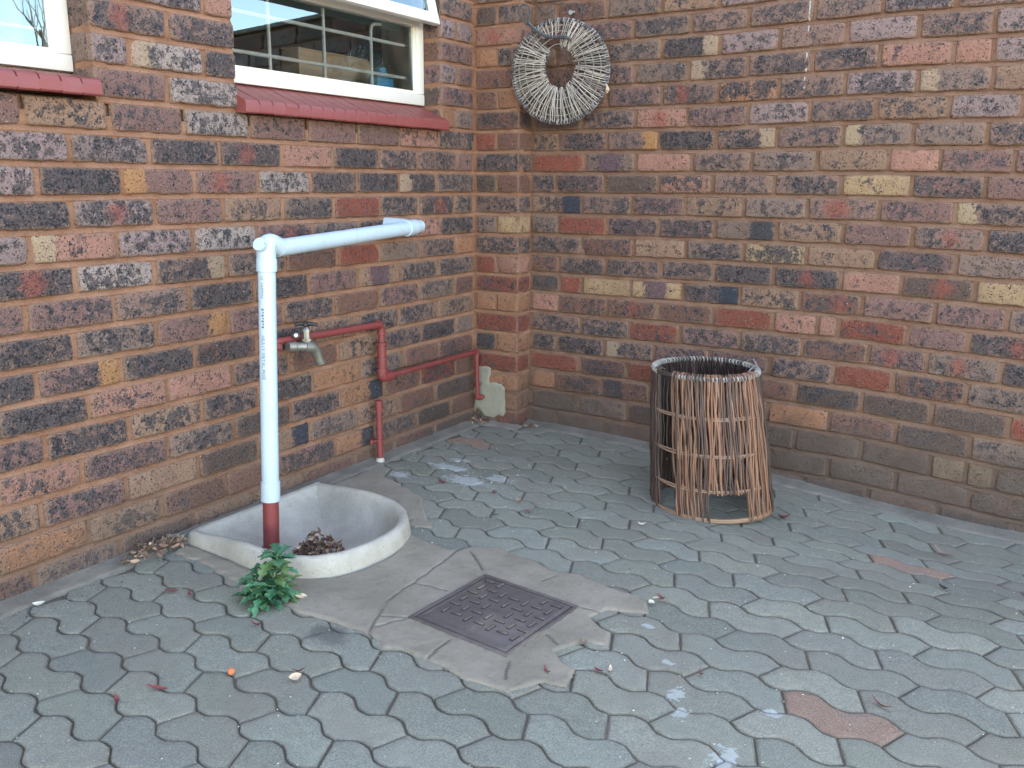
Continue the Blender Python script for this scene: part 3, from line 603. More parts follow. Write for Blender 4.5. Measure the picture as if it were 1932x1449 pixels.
# things standing behind the panes
bx = thing('wooden_box', 'pale wooden box seen through the window, behind the white bars', 'box', (-.36, -.50, 1.346))
m = MB(); m.box((-.045, -.20, 0), (.05, .20, .192), bev=.003); m.build('body', M['wood'], bx)
m = MB(); m.box((-.04, -.195, .1925), (.045, .195, .199), bev=.002); m.build('lid', M['wood'], bx)
can = thing('blue_bottle', 'small bright blue plastic bottle standing inside the window', 'bottle', (-.20, -.365, 1.346))
m = MB(); m.box((-.025, -.052, 0), (.03, .048, .125), bev=.012); m.build('body', M['bluecan'], can)
m = MB(); m.tube([(0, 0, .120), (0, 0, .152)], .021, 16); m.build('cap', M['bluecan'], can)
cu = MB(); vs = []; fs = []; n = 60
for i in range(n + 1):
    y = -2.08 + .27 * i / n
    for z in (1.345, 1.99): vs.append((-.19 + .014 * math.sin(i * .9) + .006 * math.sin(i * 2.3), y, z))
for i in range(n): fs.append((2 * i, 2 * i + 1, 2 * i + 3, 2 * i + 2))
cu.add(vs, fs); o = cu.build('curtain', M['curtain']); tag(o, 'thin pale curtain hanging inside the window on the far left', 'curtain')
# ------------------------------------------------------------------ ground
gs = MB(); n = 44; vs = []; fs = []
xs = np.unique(np.concatenate([np.linspace(-60, -3.7, 5), np.linspace(-.35, 4.4, 40), np.linspace(0, .7, 36), np.linspace(6, 90, 6)])); ys = np.unique(np.concatenate([np.linspace(-60, -4.6, 5), np.linspace(-4.4, .15, 38), np.linspace(-1.7, -1.0, 36), np.linspace(1.5, 90, 6)]))
def ins_gully(x, y, m=.27): return (0.02 < x < .36 and abs(y + 1.36) < m) or (x >= .36 and math.hypot(x - .36, y + 1.365) < m)
def push(x, y, m=.262):
    if not ins_gully(x, y, m): return x, y
    if x < .36: return x, -1.36 + (m if y > -1.36 else -m)
    r = math.hypot(x - .36, y + 1.365) + 1e-6; return .36 + (x - .36) * m / r, -1.365 + (y + 1.365) * m / r
for y in ys:
    for x in xs: vs.append((x, y, gz(x, y) - .0048 + (.0015 * noise.noise(Vector((x * 20, y * 20, 0)))) - (0.0 if y < .16 else .05) - (.14 if ins_gully(x, y, .24) else 0)))
for j in range(len(ys) - 1):
    for i in range(len(xs) - 1): q = j * len(xs) + i; fs.append((q, q + 1, q + len(xs) + 1, q + len(xs)))
gs.add(vs, fs); tag(gs.build('ground', M['soil']), kind='structure')

PX, PB, SL = .1385, .099, .066
def wave(x):                                              # 0 in the valley, 1 on the plateau
    t = ((x - .25) / PX) % 1.0; t = abs(t * 2 - 1)        # 1 at valley, 0 at plateau
    return 1 - sm((t - .16) / .68)
def lineY(j, x): return -2.137 + PB * j - SL * (x - .25) + .0265 * wave(x) + .002 * noise.noise(Vector((x * 3, j * 1.7, 5)))
REDS = {(.233, -.286), (1.918, -.478), (1.907, -1.512), (1.12, -.30)}
class Pav:
    v = []; f = []; t = []
def paver(j, xa_t, xb_t, xa_b, xb_b):
    """block between line j (top) and j-1 (bottom); ends lean"""
    L_ = (xb_t + xb_b - xa_t - xa_b) / 2; cx, cy = (xa_t + xb_t + xa_b + xb_b) / 4, 0
    cy = (lineY(j, cx) + lineY(j - 1, cx)) / 2
    sN = [0, .012, .032] + [.032 + (.936) * i / 14 for i in range(1, 14)] + [.968, .988, 1]; tN = [0, .025, .065, .25, .5, .75, .935, .975, 1]
    gap = random.uniform(.0008, .0030); tilt = (random.uniform(-.008, .008), random.uniform(-.012, .012)); lift = random.uniform(-.0012, .0016)
    red = any(math.hypot(cx - a, (cy - b) * 1.4) < .075 for a, b in REDS)
    k = random.uniform(.84, 1.12)
    col = (.34 * k, .215 * k, .160 * k) if red else (.248 * k + random.uniform(-.006, .010), .246 * k, .200 * k + random.uniform(-.006, .006))
    b = len(Pav.v); ns, ntt = len(sN), len(tN)
    for jj, t in enumerate(tN):
        for ii, s_ in enumerate(sN):
            xt = xa_t + (xb_t - xa_t) * s_; xb = xa_b + (xb_b - xa_b) * s_; xm = xb + (xt - xb) * t
            # straight lines across the block between matching points of the two wavy edges
            Pt = Vector((xt, lineY(j, xt))); Pb = Vector((xb, lineY(j - 1, xb))); P = Pb.lerp(Pt, t)
            de = min(min(s_, 1 - s_) * L_, min(t, 1 - t) * PB)
            ins = gap * max(0, 1 - de / .01); c = Vector((cx, cy)); dr = (c - P)
            sx = (1 if s_ < .5 else -1) * (1 if min(s_, 1 - s_) * L_ < .012 else 0); sy = (1 if t < .5 else -1) * (1 if min(t, 1 - t) * PB < .012 else 0)
            nn = noise.noise(Vector((P.x * 60, P.y * 60, 1)))
            P = P + Vector((sx, sy)) * ins + Vector((sx, sy)) * .0009 * nn
            z = gz(P.x, P.y) + lift + tilt[0] * (P.x - cx) + tilt[1] * (P.y - cy) + .0005 * nn
            z -= .0034 * max(0, 1 - de / .0042) ** 1.6
            px_, py_ = push(P.x, P.y); Pav.v.append((px_, py_, z)); Pav.t.append((*col, max(0, 1 - de / .013)))
    I = lambda i, q: b + q * ns + i
    for q in range(ntt - 1):
        for i in range(ns - 1): Pav.f.append((I(i, q), I(i + 1, q), I(i + 1, q + 1), I(i, q + 1)))
    loop = [(i, 0) for i in range(ns)] + [(ns - 1, q) for q in range(1, ntt)] + [(i, ntt - 1) for i in range(ns - 2, -1, -1)] + [(0, q) for q in range(ntt - 2, 0, -1)]
    b2 = len(Pav.v)
    for l in loop: p = Pav.v[I(*l)]; Pav.v.append((p[0], p[1], p[2] - .03)); Pav.t.append((*col, 1))
    for t in range(len(loop)): Pav.f.append((I(*loop[t]), b2 + t, b2 + (t + 1) % len(loop), I(*loop[(t + 1) % len(loop)])))
for j in range(-22, 24):
    r = 0 if j % 2 else 2; js = []
    for k in range(-4, 34):
        xv = .25 + PX * k
        if (k - r) % 3 == 0: js.append((xv + .014, xv + PX / 2 - .024))          # leans one way
        elif (k - r) % 3 == 2: js.append((xv - .012, xv - PX / 2 + .024))        # and the other
    js.sort()
    for a, b in zip(js[:-1], js[1:]):
        cx = (a[0] + b[0]) / 2; cy = lineY(j, cx) - .05
        if cx < -.02 or cx > 4.1 or cy > .16 or cy < -4.2: continue
        if ins_gully(cx, cy, .16): continue
        xa, xb = a, b
        if a[0] < .01 or a[1] < .01: xa = (.012, .012)
        if xb[0] - xa[0] < .03: continue
        paver(j, xa[0], xb[0], xa[1], xb[1])
pv = mesh_obj('paving', Pav.v, Pav.f, M['paver'], None, True, 70)
a = pv.data.color_attributes.new('tint', 'FLOAT_COLOR', 'POINT'); a.data.foreach_set('color', np.array(Pav.t, dtype=np.float32).ravel())
tag(pv, kind='structure')

# cement strips along the foot of the walls
def set_crack(o, vals):
    a = o.data.attributes.new('crack', 'FLOAT', 'POINT'); a.data.foreach_set('value', np.array(vals, dtype=np.float32))
def strip(name, fn, s0, s1, wfun, step=.012):
    vs = []; fs = []; n = int((s1 - s0) / step); m = 7
    for i in range(n + 1):
        s_ = s0 + (s1 - s0) * i / n; w_ = wfun(s_)
        for q in range(m + 1):
            t = q / m; x, y = fn(s_, w_ * t); h = .0105 * (1 - t) ** 1.2 + .0035 * (1 if t < .99 else -2.2) + .0016 * fbm(x * 25, y * 25, 1)
            vs.append((x, y, gz(x, y) + h))
    for i in range(n):
        for q in range(m): k = i * (m + 1) + q; fs.append((k, k + 1, k + m + 2, k + m + 1))
    o = mesh_obj(name, vs, fs, M['fillet']); set_crack(o, [0] * len(vs)); tag(o, kind='structure'); return o
wv = lambda b, k: (lambda s_: b + .022 * fbm(s_ * 5, k, 0) * 2 + .008 * noise.noise(Vector((s_ * 28, k, 0))))
strip('cement_edging', lambda s_, t: (-.006 + t, s_), -4.2, -.0, wv(.078, 1))
strip('cement_edging', lambda s_, t: (s_, .118 - .0118 * s_ - t), .215, 4.2, wv(.085, 5))
strip('cement_edging', lambda s_, t: (s_, .004 - t), -.004, .26, wv(.05, 9))

# cement apron round the drain and the cover, one fine sheet with real cracks
PA = [(0.50, -1.62), (0.60, -1.56), (0.6367, -1.454), (0.635, -1.347), (0.564, -1.204), (0.746, -1.234), (0.775, -1.222), (0.796, -1.18), (0.869, -1.14), (0.93, -1.164), (1.003, -1.164), (1.079, -1.193), (1.148, -1.174), (1.205, -1.187), (1.284, -1.207), (1.344, -1.202), (1.381, -1.223), (1.413, -1.287), (1.313, -1.326), (1.295, -1.384), (1.341, -1.413), (1.372, -1.422), (1.396, -1.489), (1.37, -1.497), (1.338, -1.495), (1.303, -1.575), (1.339, -1.603), (1.374, -1.613), (1.396, -1.692), (1.342, -1.705), (1.296, -1.779), (1.246, -1.781), (1.196, -1.79), (1.129, -1.771), (1.035, -1.764), (0.996, -1.764), (0.953, -1.783), (0.885, -1.745), (0.816, -1.752), (0.76, -1.75), (0.659, -1.763), (0.57, -1.74)]
CR = [((0.815, -1.218), (0.917, -1.305)), ((0.805, -1.47), (0.905, -1.463)), ((0.874, -1.714), (0.913, -1.635)), ((1.063, -1.667), (1.07, -1.77)), ((1.232, -1.672), (1.267, -1.737)), ((1.246, -1.522), (1.291, -1.547)), ((1.252, -1.355), (1.301, -1.349)), ((1.108, -1.225), (1.089, -1.274)), ((0.777, -1.20), (0.80, -1.45)), ((.80, -1.45), (.812, -1.60)), ((.812, -1.60), (.845, -1.665)), ((.845, -1.665), (.885, -1.76)), ((.845, -1.665), (.92, -1.63))]
MHC = (1.0805, -1.4955); MHR = -.085
def sheet(name, poly, cracks, x0, x1, y0, y1, top, hole=None, step=.0042, wob=.006):
    nx, ny = int((x1 - x0) / step), int((y1 - y0) / step); X, Y = np.meshgrid(np.linspace(x0, x1, nx + 1), np.linspace(y0, y1, ny + 1))
    WX = np.array([[noise.noise(Vector((x * 30, y * 30, 2))) for x in X[0, ::4]] for y in Y[::4, 0]]); 
    WX = np.kron(WX, np.ones((4, 4)))[:X.shape[0], :X.shape[1]]
    for ax in (0, 1):
        for _ in range(3): WX = (np.roll(WX, 1, ax) + WX + np.roll(WX, -1, ax)) / 3
    Xw, Yw = X + WX * wob, Y + np.roll(WX, 7, 0) * wob
    P = np.array(poly); n = len(P); inside = np.zeros(X.shape, bool); dist = np.full(X.shape, 9.)
    def segd(a, b):
        ab = b - a; t = np.clip(((Xw - a[0]) * ab[0] + (Yw - a[1]) * ab[1]) / (ab @ ab), 0, 1); return np.hypot(Xw - a[0] - t * ab[0], Yw - a[1] - t * ab[1])
    for i in range(n):
        a, b = P[i], P[(i + 1) % n]; c = ((a[1] > Yw) != (b[1] > Yw)); xi = (b[0] - a[0]) * (Yw - a[1]) / (b[1] - a[1] + 1e-12) + a[0]
        inside ^= c & (Xw < xi); dist = np.minimum(dist, segd(a, b))
    sd = np.where(inside, dist, -dist)
    cr = np.full(X.shape, 9.)
    for a, b in cracks: cr = np.minimum(cr, segd(np.array(a), np.array(b)))
    Z = top - .0062 * np.clip(1 - (sd) / .016, 0, 1) ** 2 - .006 * np.clip(1 - cr / .0042, 0, 1); 
    Z += WX * .0016 + rng.normal(0, .00012, Z.shape)
    keep = sd > -.0015
    if hole is not None:
        (hx, hy), rz, hs = hole; u = (X - hx) * math.cos(rz) + (Y - hy) * math.sin(rz); v_ = -(X - hx) * math.sin(rz) + (Y - hy) * math.cos(rz)
        keep &= ~((abs(u) < hs) & (abs(v_) < hs))
    vi = -np.ones(X.shape, int); ok = keep; vi[ok] = np.arange(ok.sum())
    G0 = np.array([[gz(x, y) for x in X[0, ::6]] for y in Y[::6, 0]]); G0 = np.kron(G0, np.ones((6, 6)))[:X.shape[0], :X.shape[1]]
    vs = np.stack([X[ok], Y[ok], (Z)[ok]], 1); q = ok[:-1, :-1] & ok[1:, :-1] & ok[:-1, 1:] & ok[1:, 1:]
    fs = np.stack([vi[:-1, :-1][q], vi[:-1, 1:][q], vi[1:, 1:][q], vi[1:, :-1][q]], 1)
    o = mesh_obj(name, vs.tolist(), fs.tolist(), M['cement']); crv = (np.clip(1 - cr / .0034, 0, 1) * .9 + np.clip(1 - (sd) / .0035, 0, 1) * .5)[ok]; set_crack(o, np.clip(crv, 0, 1)); tag(o, kind='structure'); return o
sheet('cement_apron', PA, CR, .48, 1.43, -1.81, -1.12, .0048, (MHC, MHR, .1515))
# thin wash of cement between the drain and the wall side
sheet('cement_apron', [(.06, -1.075), (.30, -1.055), (.46, -1.09), (.55, -1.16), (.62, -1.13), (.52, -1.05), (.42, -.93), (.26, -.86), (.07, -.80)], [], .05, .66, -1.2, -.78, .0045, wob=.02)
sheet('cement_apron', [(.06, -1.63), (.24, -1.64), (.42, -1.66), (.53, -1.65), (.56, -1.74), (.50, -1.80), (.40, -1.73), (.25, -1.70), (.10, -1.70)], [], .05, .60, -1.83, -1.6, .0045, wob=.02)

# ------------------------------------------------------------------ manhole cover
mh = thing('manhole_cover', 'square cast iron drain cover with raised bars, set in cement', 'drain cover', (MHC[0], MHC[1], .0), MHR)
h = .154; f = MB()
for a, b in (((-h, -h, -.02), (h, -h + .011, .0085)), ((-h, h - .011, -.02), (h, h, .0085)), ((-h, -h + .011, -.02), (-h + .011, h - .011, .0083)), ((h - .011, -h + .011, -.02), (h, h - .011, .0083))): f.box(a, b, bev=.0012)
f.build('frame', M['iron'], mh)
h2 = .1395; l = MB(); l.box((-h2, -h2, -.015), (h2, h2, .0075), bev=.002)
e_ = .1315
for a, b in (((-e_, -e_, .0072), (e_, -e_ + .004, .0095)), ((-e_, e_ - .004, .0072), (e_, e_, .0095)), ((-e_, -e_, .0072), (-e_ + .004, e_, .0094)), ((e_ - .004, -e_, .0072), (e_, e_, .0094))): l.box(a, b, bev=.0008)
l.build('lid', M['iron'], mh)
for j in range(6):
    for i in range(7):
        if (j == 0 and 2 <= i <= 4) or (i, j) == (3, 3): continue
        u = (.138 + .119 * i + .006 * j - .5) * .31; v_ = -(.1065 + .1235 * j + .0035 * i - .5) * .31
        b = MB(); lx, ly = ((.0135, .003) if (i + j) % 2 == 0 else (.003, .0135)); b.box((u - lx, v_ - ly, .0070), (u + lx, v_ + ly, .0118), bev=.0012); b.box((u - lx - .0022, v_ - ly - .0026, .0070), (u + lx + .0022, v_ + ly + .0008, .0079), mi=1); b.build('raised_bar', [M['iron'], M['barshade']], mh)  # thin dark base under each bar paints in its shadow line
b = MB(); u = (.138 + .119 * 3 + .018 - .5) * .31; v_ = -(.1065 + .1235 * 3 + .0105 - .5) * .31
for q in range(4): b.box((u - .015 + q * .008, v_ - .004, .007), (u - .0095 + q * .008, v_ + .004, .0108), bev=.001)
b.build('maker_mark', M['iron'], mh)

# ------------------------------------------------------------------ concrete gully
gl = thing('drain_gully', 'D-shaped concrete gully basin against the house wall, leaves inside', 'drain basin', (.34, -1.36, 0))
OUT = [(.045, -1.605), (.10, -1.632), (.22, -1.638), (.33, -1.648), (.43, -1.650), (.53, -1.625), (.597, -1.56), (.627, -1.475), (.636, -1.38), (.628, -1.30), (.602, -1.232), (.56, -1.175), (.50, -1.125), (.41, -1.088), (.24, -1.068), (.09, -1.055), (.045, -1.065), (.040, -1.20), (.040, -1.33), (.040, -1.47)]
def closed_spline(P, n=6):
    P = [Vector((*p, 0)) for p in P]; out = []; m = len(P)
    for i in range(m):
        a, b, c, d = P[i - 1], P[i], P[(i + 1) % m], P[(i + 2) % m]
        for k in range(n):
            t = k / n; out.append(.5 * ((2 * b) + (c - a) * t + (2 * a - 5 * b + 4 * c - d) * t * t + (3 * b - a - 3 * c + d) * t ** 3))
    return out
OC = closed_spline(OUT); cen = Vector((.345, -1.36, 0)); nO = len(OC)
def inset(i, d):
    t = (OC[(i + 1) % nO] - OC[i - 1]).normalized(); nrm = Vector((-t.y, t.x, 0)); p = OC[i]
    if (cen - p).dot(nrm) < 0: nrm = -nrm
    return p + nrm * d
rimz = lambda p: .030 + .026 * sm((p.x - .05) / .3) + .004 * sm((-1.2 - p.y) / .4)
rings = []
for (d, dz, hh) in ((0, -.05, 0), (.002, 0, .0), (.006, 0, .45), (.010, 0, .82), (.018, 0, .97), (.026, 0, 1), (.034, 0, .97), (.041, 0, .85), (.047, 0, .55), (.056, 0, .1)):
    ring = []
    for i in range(nO):
        p = inset(i, d); z = rimz(OC[i]) * hh + dz; ring.append(Vector((p.x, p.y, z)) + Vector((0, 0, .0016)) * noise.noise(Vector((p.x * 30, p.y * 30, 2))))
    rings.append(ring)
bc = Vector((.40, -1.35, -.075))
for s_, z in ((.88, -.022), (.76, -.045), (.6, -.06), (.42, -.068), (.25, -.073), (.1, -.076)):
    rings.append([Vector((bc.x + (q.x - bc.x) * s_, bc.y + (q.y - bc.y) * s_, z)) + Vector((0, 0, .003)) * noise.noise(Vector((q.x * 12 * s_, q.y * 12 * s_, 2))) for q in rings[9]])
vs = [tuple(p - Vector((.34, -1.36, 0))) for r in rings for p in r]; fs = []
for r in range(len(rings) - 1):
    for i in range(nO): fs.append((r * nO + i, r * nO + (i + 1) % nO, (r + 1) * nO + (i + 1) % nO, (r + 1) * nO + i))
fs.append(tuple((len(rings) - 1) * nO + i for i in range(nO)))
o = mesh_obj('basin', vs, fs, M['gully'], gl); set_crack(o, [0] * len(vs))
bm = bmesh.new(); bm.from_mesh(o.data); bmesh.ops.recalc_face_normals(bm, faces=bm.faces); bm.to_mesh(o.data); bm.free()
# ------------------------------------------------------------------ white waste pipe
def lean(a, b, t): return Vector(a).lerp(Vector(b), t)
PB0, PT0 = Vector((.243, -1.462, -.07)), Vector((.242, -1.415, .868))
PE = Vector((.104, -.545, .896))
wp = thing('waste_pipe', 'white plastic waste pipe rising from the drain and bending to the wall', 'waste pipe', (PB0.x, PB0.y, 0))
off = Vector((PB0.x, PB0.y, 0)); rp = .0253
def rel(ps): return [Vector(p) - off for p in ps]
zc = lambda z: PB0.lerp(PT0, (z + .07) / .938)
m = MB(); m.tube(rel([zc(.135), zc(.835)]), rp, 32); m.build('pipe', M['pvc'], wp, True, 50)
m = MB(); m.tube(rel([zc(.118), zc(.1185), zc(.150), zc(.178), zc(.179)]), [rp + .001, rp + .0032, rp + .0032, rp + .003, rp + .0005], 32); m.build('socket', M['pvc'], wp, True, 40)
m = MB(); m.tube(rel([zc(-.08), zc(.04), zc(.13)]), rp - .0012, 32); m.build('painted_stub', M['redpvc'], wp, True, 50)
d1 = (PE - PT0).normalized(); E0 = PT0
m = MB(); m.tube(rel(arc_path([zc(.815), zc(.895) + d1 * -.002, E0 + Vector((0, 0, .0)) + d1 * .062 + Vector((0, 0, .001))], .045, 10)), rp + .0022, 32)
cz = zc(.83); m.tube(rel([zc(.806), zc(.807), zc(.842), zc(.843)]), [rp + .001, rp + .0042, rp + .0042, rp + .002], 32); m.build('elbow', M['pvc'], wp, True, 40)
m = MB(); m.tube(rel([E0 + d1 * .05, PE]), rp, 32); m.build('pipe', M['pvc'], wp, True, 50)
# inspection eye on the back of the bend, facing away along the run
ey = (-d1 * .75 + Vector((.20, -.22, .52))).normalized(); b0 = E0 + Vector((0, 0, .0))
m = MB(); m.tube(rel([b0, b0 + ey * .036, b0 + ey * .0365, b0 + ey * .044, b0 + ey * .0445, b0 + ey * .012]), [.015, .0155, .0195, .0195, .0165, .0155], 24); m.build('inspection_eye', M['pvc'], wp, True, 35)
m = MB(); m.tube(rel([PE - d1 * .075, PE - d1 * .0745, PE - d1 * .03, PE - d1 * .006, PE + d1 * .02]), [rp + .001, rp + .0042, rp + .0042, rp + .003, rp - .004], 32)
q = PE - d1 * .04; m.tube(rel([q, q + Vector((-.04, .0, .004)), Vector((-.02, q.y - .0, q.z + .008))]), [rp + .003, rp + .003, rp + .002], 28); m.build('tee', M['pvc'], wp, True, 40)
m = MB(); m.tube(rel([PE + d1 * .012, PE + d1 * .0125, PE + d1 * .031, PE + d1 * .0315]), [.02, .0235, .0235, .018], 24); m.build('end_cap', M['pvc'], wp, True, 35)
# printed line down the pipe
def wrap_text(s_, z_top, size, ang, parent):
    cu_ = bpy.data.curves.new('print', 'FONT'); cu_.body = s_; cu_.size = size; cu_.resolution_u = 3; t = bpy.data.objects.new('print', cu_); C.objects.link(t)
    dg = bpy.context.evaluated_depsgraph_get(); me = bpy.data.meshes.new_from_object(t.evaluated_get(dg)); bpy.data.objects.remove(t)
    vs = []
    for v in me.vertices:
        al = v.co.x; h_ = v.co.y; z = z_top - al; a = ang + h_ / rp; c = zc(z) - off
        vs.append((c.x + math.cos(a) * (rp + .0004), c.y + math.sin(a) * (rp + .0004), c.z))
    o = mesh_obj('printed_text', vs, [tuple(p.vertices) for p in me.polygons], M['ink'], parent, False); return max(v.co.x for v in me.vertices)
A0 = math.radians(-86)
wrap_text('O  SAPPMA', .795, .0130, A0, wp); wrap_text('HEAVY METAL FREE', .625, .0150, A0, wp)
m = MB()
for q in range(7):
    z = .70 - q * .0085; c = zc(z) - off; a = A0 + .2; m.box((-.0002, -.0036 + .003 * (q % 2), -.0032), (.0004, .0034, .0022), M=Matrix.Translation((c.x + math.cos(a) * rp, c.y + math.sin(a) * rp, c.z)) @ Matrix.Rotation(a, 4, 'Z'))
m.build('printed_marks', M['ink'], wp, False)

# ------------------------------------------------------------------ red water pipe with brass tap
rd = thing('water_pipe', 'red painted water pipe stepping down the house wall, brass tap on it', 'water pipe', (.03, -.66, 0)); ro = Vector((.03, -.66, 0))
def rr(ps): return [Vector(p) - ro for p in ps]
m = MB(); m.tube(rr(arc_path([(-.01, -1.222, .5495), (.045, -1.222, .5495), (.045, -.690, .538), (.045, -.690, .47)], .022)), .0125, 18); m.build('supply_pipe', M['redpaint'], rd, True, 45)
m = MB()
m.tube(rr([(.045, -.700, .5385), (.045, -.6995, .5385), (.045, -.712, .539), (.045, -.7125, .539)]), [.0125, .0165, .0165, .0125], 18)
m.tube(rr([(.045, -.690, .515), (.045, -.690, .5145), (.045, -.690, .502), (.045, -.690, .5015)]), [.0125, .0165, .0165, .0125], 18); m.build('elbow', M['redpaint'], rd)
m = MB(); m.tube(rr([(.045, -.690, .492), (.045, -.69, .475), (.045, -.69, .468)]), [.0105, .0125, .014], 14); m.build('rusty_nipple', simple('rusted_red', (.17, .05, .04), .5, .85, 90, .0015, 0, ((.32, .17, .10), .8)), rd)
m = MB(); m.tube(rr([(.045, -.690, .470), (.045, -.690, .345)]), .0172, 20)
for z in (.466, .408, .362): m.tube(rr([(.045, -.690, z + .004), (.045, -.690, z + .0035), (.045, -.690, z - .0035), (.045, -.690, z - .004)]), [.017, .0218, .0218, .017], 20)
m.build('coupling', M['redpaint'], rd)
m = MB(); m.tube(rr(arc_path([(.045, -.690, .362), (.045, -.690, .333), (.045, -.645, .333)], .022)), .0185, 18); m.tube(rr([(.045, -.652, .333), (.045, -.6515, .333), (.045, -.640, .333), (.045, -.6395, .333)]), [.0185, .0205, .0205, .011], 18); m.build('elbow', M['redpaint'], rd)
m = MB(); m.tube(rr(arc_path([(.045, -.645, .333), (.04, -.045, .331), (.04, -.038, .120), (.052, .02, .118)], .02)), .0098, 14); m.build('supply_pipe', M['redpaint'], rd)
m = MB(); m.tube(rr(arc_path([(.04, -.058, .331), (.04, -.0432, .331), (.04, -.0428, .316)], .008)), .0125, 14); m.build('elbow', M['redpaint'], rd); m = MB(); m.tube(rr(arc_path([(.04, -.0385, .137), (.0405, -.0382, .1195), (.048, -.018, .119)], .008)), .0125, 14); m.build('elbow', M['redpaint'], rd)
# tap: body pointing out from the wall, then along to the right, spout bending down
T0 = Vector((.080, -1.172, .530))
tp = MB(); B0 = T0 + Vector((-.045, -.045, .003)); 
m = MB(); m.tube(rr([(.03, -1.225, .536), T0 + Vector((-.02, -.035, .002))]), .0115, 14); m.build('tap_nipple', simple('flaking_red', (.25, .05, .045), .4, .8, 70, .0015, 0, ((.66, .60, .56), .9)), rd)
ax = Vector((.25, .95, -.10)).normalized(); J = T0 + ax * .050
tp.tube(rr([T0 - ax * .022, T0 - ax * .0215, T0 + ax * .004, T0 + ax * .0045, T0 + ax * .006, T0 + ax * .0065, T0 + ax * .03, J]), [.014, .0175, .0175, .0195, .0195, .016, .0165, .0195], 16)
tp.tube(rr(arc_path([J - ax * .01, J + ax * .03 + Vector((0, 0, -.004)), J + ax * .046 + Vector((0, 0, -.052))], .03, 8)), [.0215, .0205, .0195, .0185, .0175, .0165], 16)
e = J + ax * .045 + Vector((0, 0, -.047)); dn = Vector((.02, .09, -.22)).normalized(); tp.tube(rr([e, e + dn * .0005, e + dn * .012, e + dn * .0125]), [.0145, .0178, .0178, .012], 16)
tp.tube(rr([J + Vector((0, 0, .004)), J + Vector((0, 0, .020)), J + Vector((0, 0, .0205)), J + Vector((0, 0, .028)), J + Vector((0, 0, .0285)), J + Vector((0, 0, .05)), J + Vector((0, 0, .0505)), J + Vector((0, 0, .058)), J + Vector((0, 0, .066))]), [.014, .0145, .0185, .0185, .0125, .011, .0135, .0125, .006], 8)
tap = tp.build('tap', M['brass'], rd, True, 35)
hd = MB(); c = J + Vector((0, 0, .076)) - ro; hd.tube([c + Vector((-.02, -.031, -.001)), c + Vector((-.012, -.018, .003)), c, c + Vector((.012, .018, -.001)), c + Vector((.021, .032, -.006))], [.0055, .0065, .009, .0065, .0055], 10)
hd.tube([c + Vector((.012, -.014, .001)), c, c + Vector((-.012, .014, .001))], [.005, .008, .005], 10); hd.tube([c - Vector((0, 0, .012)), c + Vector((0, 0, .009))], [.005, .007], 10); hd.build('tap_handle', M['black'], tap)
gg = MB(); c = T0 + Vector((-.012, .025, .034)) - ro; n_ = Vector((.7, -.7, .1)).normalized(); gg.tube([c - n_ * .009, c + n_ * .004, c + n_ * .0045], [.0115, .0115, .0095], 18); gg.build('gauge_rim', M['black'], rd, True, 35)
gg = MB(); gg.tube([c + n_ * .0042, c + n_ * .0052], [.0062, .0062], 18); gg.build('gauge_face', M['plaster_in'], rd)
m = MB(); m.tube(rr([J + Vector((.0, -.03, -.012)), J + Vector((0, -.03, -.043))]), .0032, 8); m.build('drain_pin', M['black'], rd)

# short red standpipe
sp = thing('standpipe', 'short upright red pipe stub clipped to the wall foot, with cap', 'pipe stub', (.042, -.712, 0)); so_ = Vector((.042, -.712, 0))
m = MB(); m.tube([(0, .0, -.03), (0, 0, .226)], .0118, 18); m.build('pipe', M['redpaint'], sp)
m = MB(); m.tube([(0, 0, .212), (0, 0, .2125), (0, 0, .222), (0, 0, .2225), (0, 0, .236), (0, 0, .2365), (0, 0, .247), (0, 0, .249)], [.0118, .0165, .0165, .0145, .0145, .0165, .0165, .008], 20); m.build('cap', M['redpaint'], sp)
m = MB(); m.tube([(0, 0, .085), (0, 0, .0855), (0, 0, .0935), (0, 0, .094)], [.012, .0145, .0145, .012], 18); m.tube([(-.004, -.012, .0895), (-.012, -.034, .0895)], .0035, 8); m.tube([(-.012, -.034, .082), (-.012, -.034, .097)], .0062, 10); m.tube([(-.0, .0, .089), (-.045, .0, .089)], .005, 8); m.build('bracket', M['redpaint'], sp)
m = MB(); m.tube([(0, 0, -.01), (0, 0, .012), (0, 0, .02)], [.0185, .0165, .0125], 16); m.build('cement_collar', simple('pale_cement', (.5, .46, .4), .15, .9, 80, .001), sp)

# ------------------------------------------------------------------ twig basket
BC = Vector((1.250, -.362, gz(1.25, -.45) + .003)); TOPC = BC + Vector((-.042, -.026, .482)); rb, rt = .203, .172
bk_ = thing('twig_basket', 'tall open cylinder woven of brown twigs standing on the paving', 'basket', tuple(BC))
camdir = math.atan2(-3.1985 - BC.y, 2.1821 - BC.x)
def bpt(a, t, dr=0):
    """point on the basket wall; a relative to the side facing the photographer, t = 0 foot, 1 rim"""
    c = Vector((0, 0, 0)).lerp(TOPC - BC, t); r = rb + (rt - rb) * (t ** .85) + .006 * math.sin(t * 3.1) + dr
    an = camdir + a; return Vector((c.x + math.cos(an) * r, c.y + math.sin(an) * r, c.z))
def hoop(name, t, r, wob, col, seg=64, span=(0, 2 * math.pi), dr=0, k=2):
    m = MB()
    for q in range(k):
        pts = [bpt(span[0] + (span[1] - span[0]) * i / seg, t + .012 * q * (1 if t < .9 else .4) + wob * .5 * noise.noise(Vector((i * .13, q * 3, t * 9))), dr + .004 * noise.noise(Vector((i * .2, q * 5, t * 4)))) for i in range(seg + 1)]
        m.tube(pts, r, 7, col=col)
    return m.build(name, M['rope'], bk_, colattr=True)
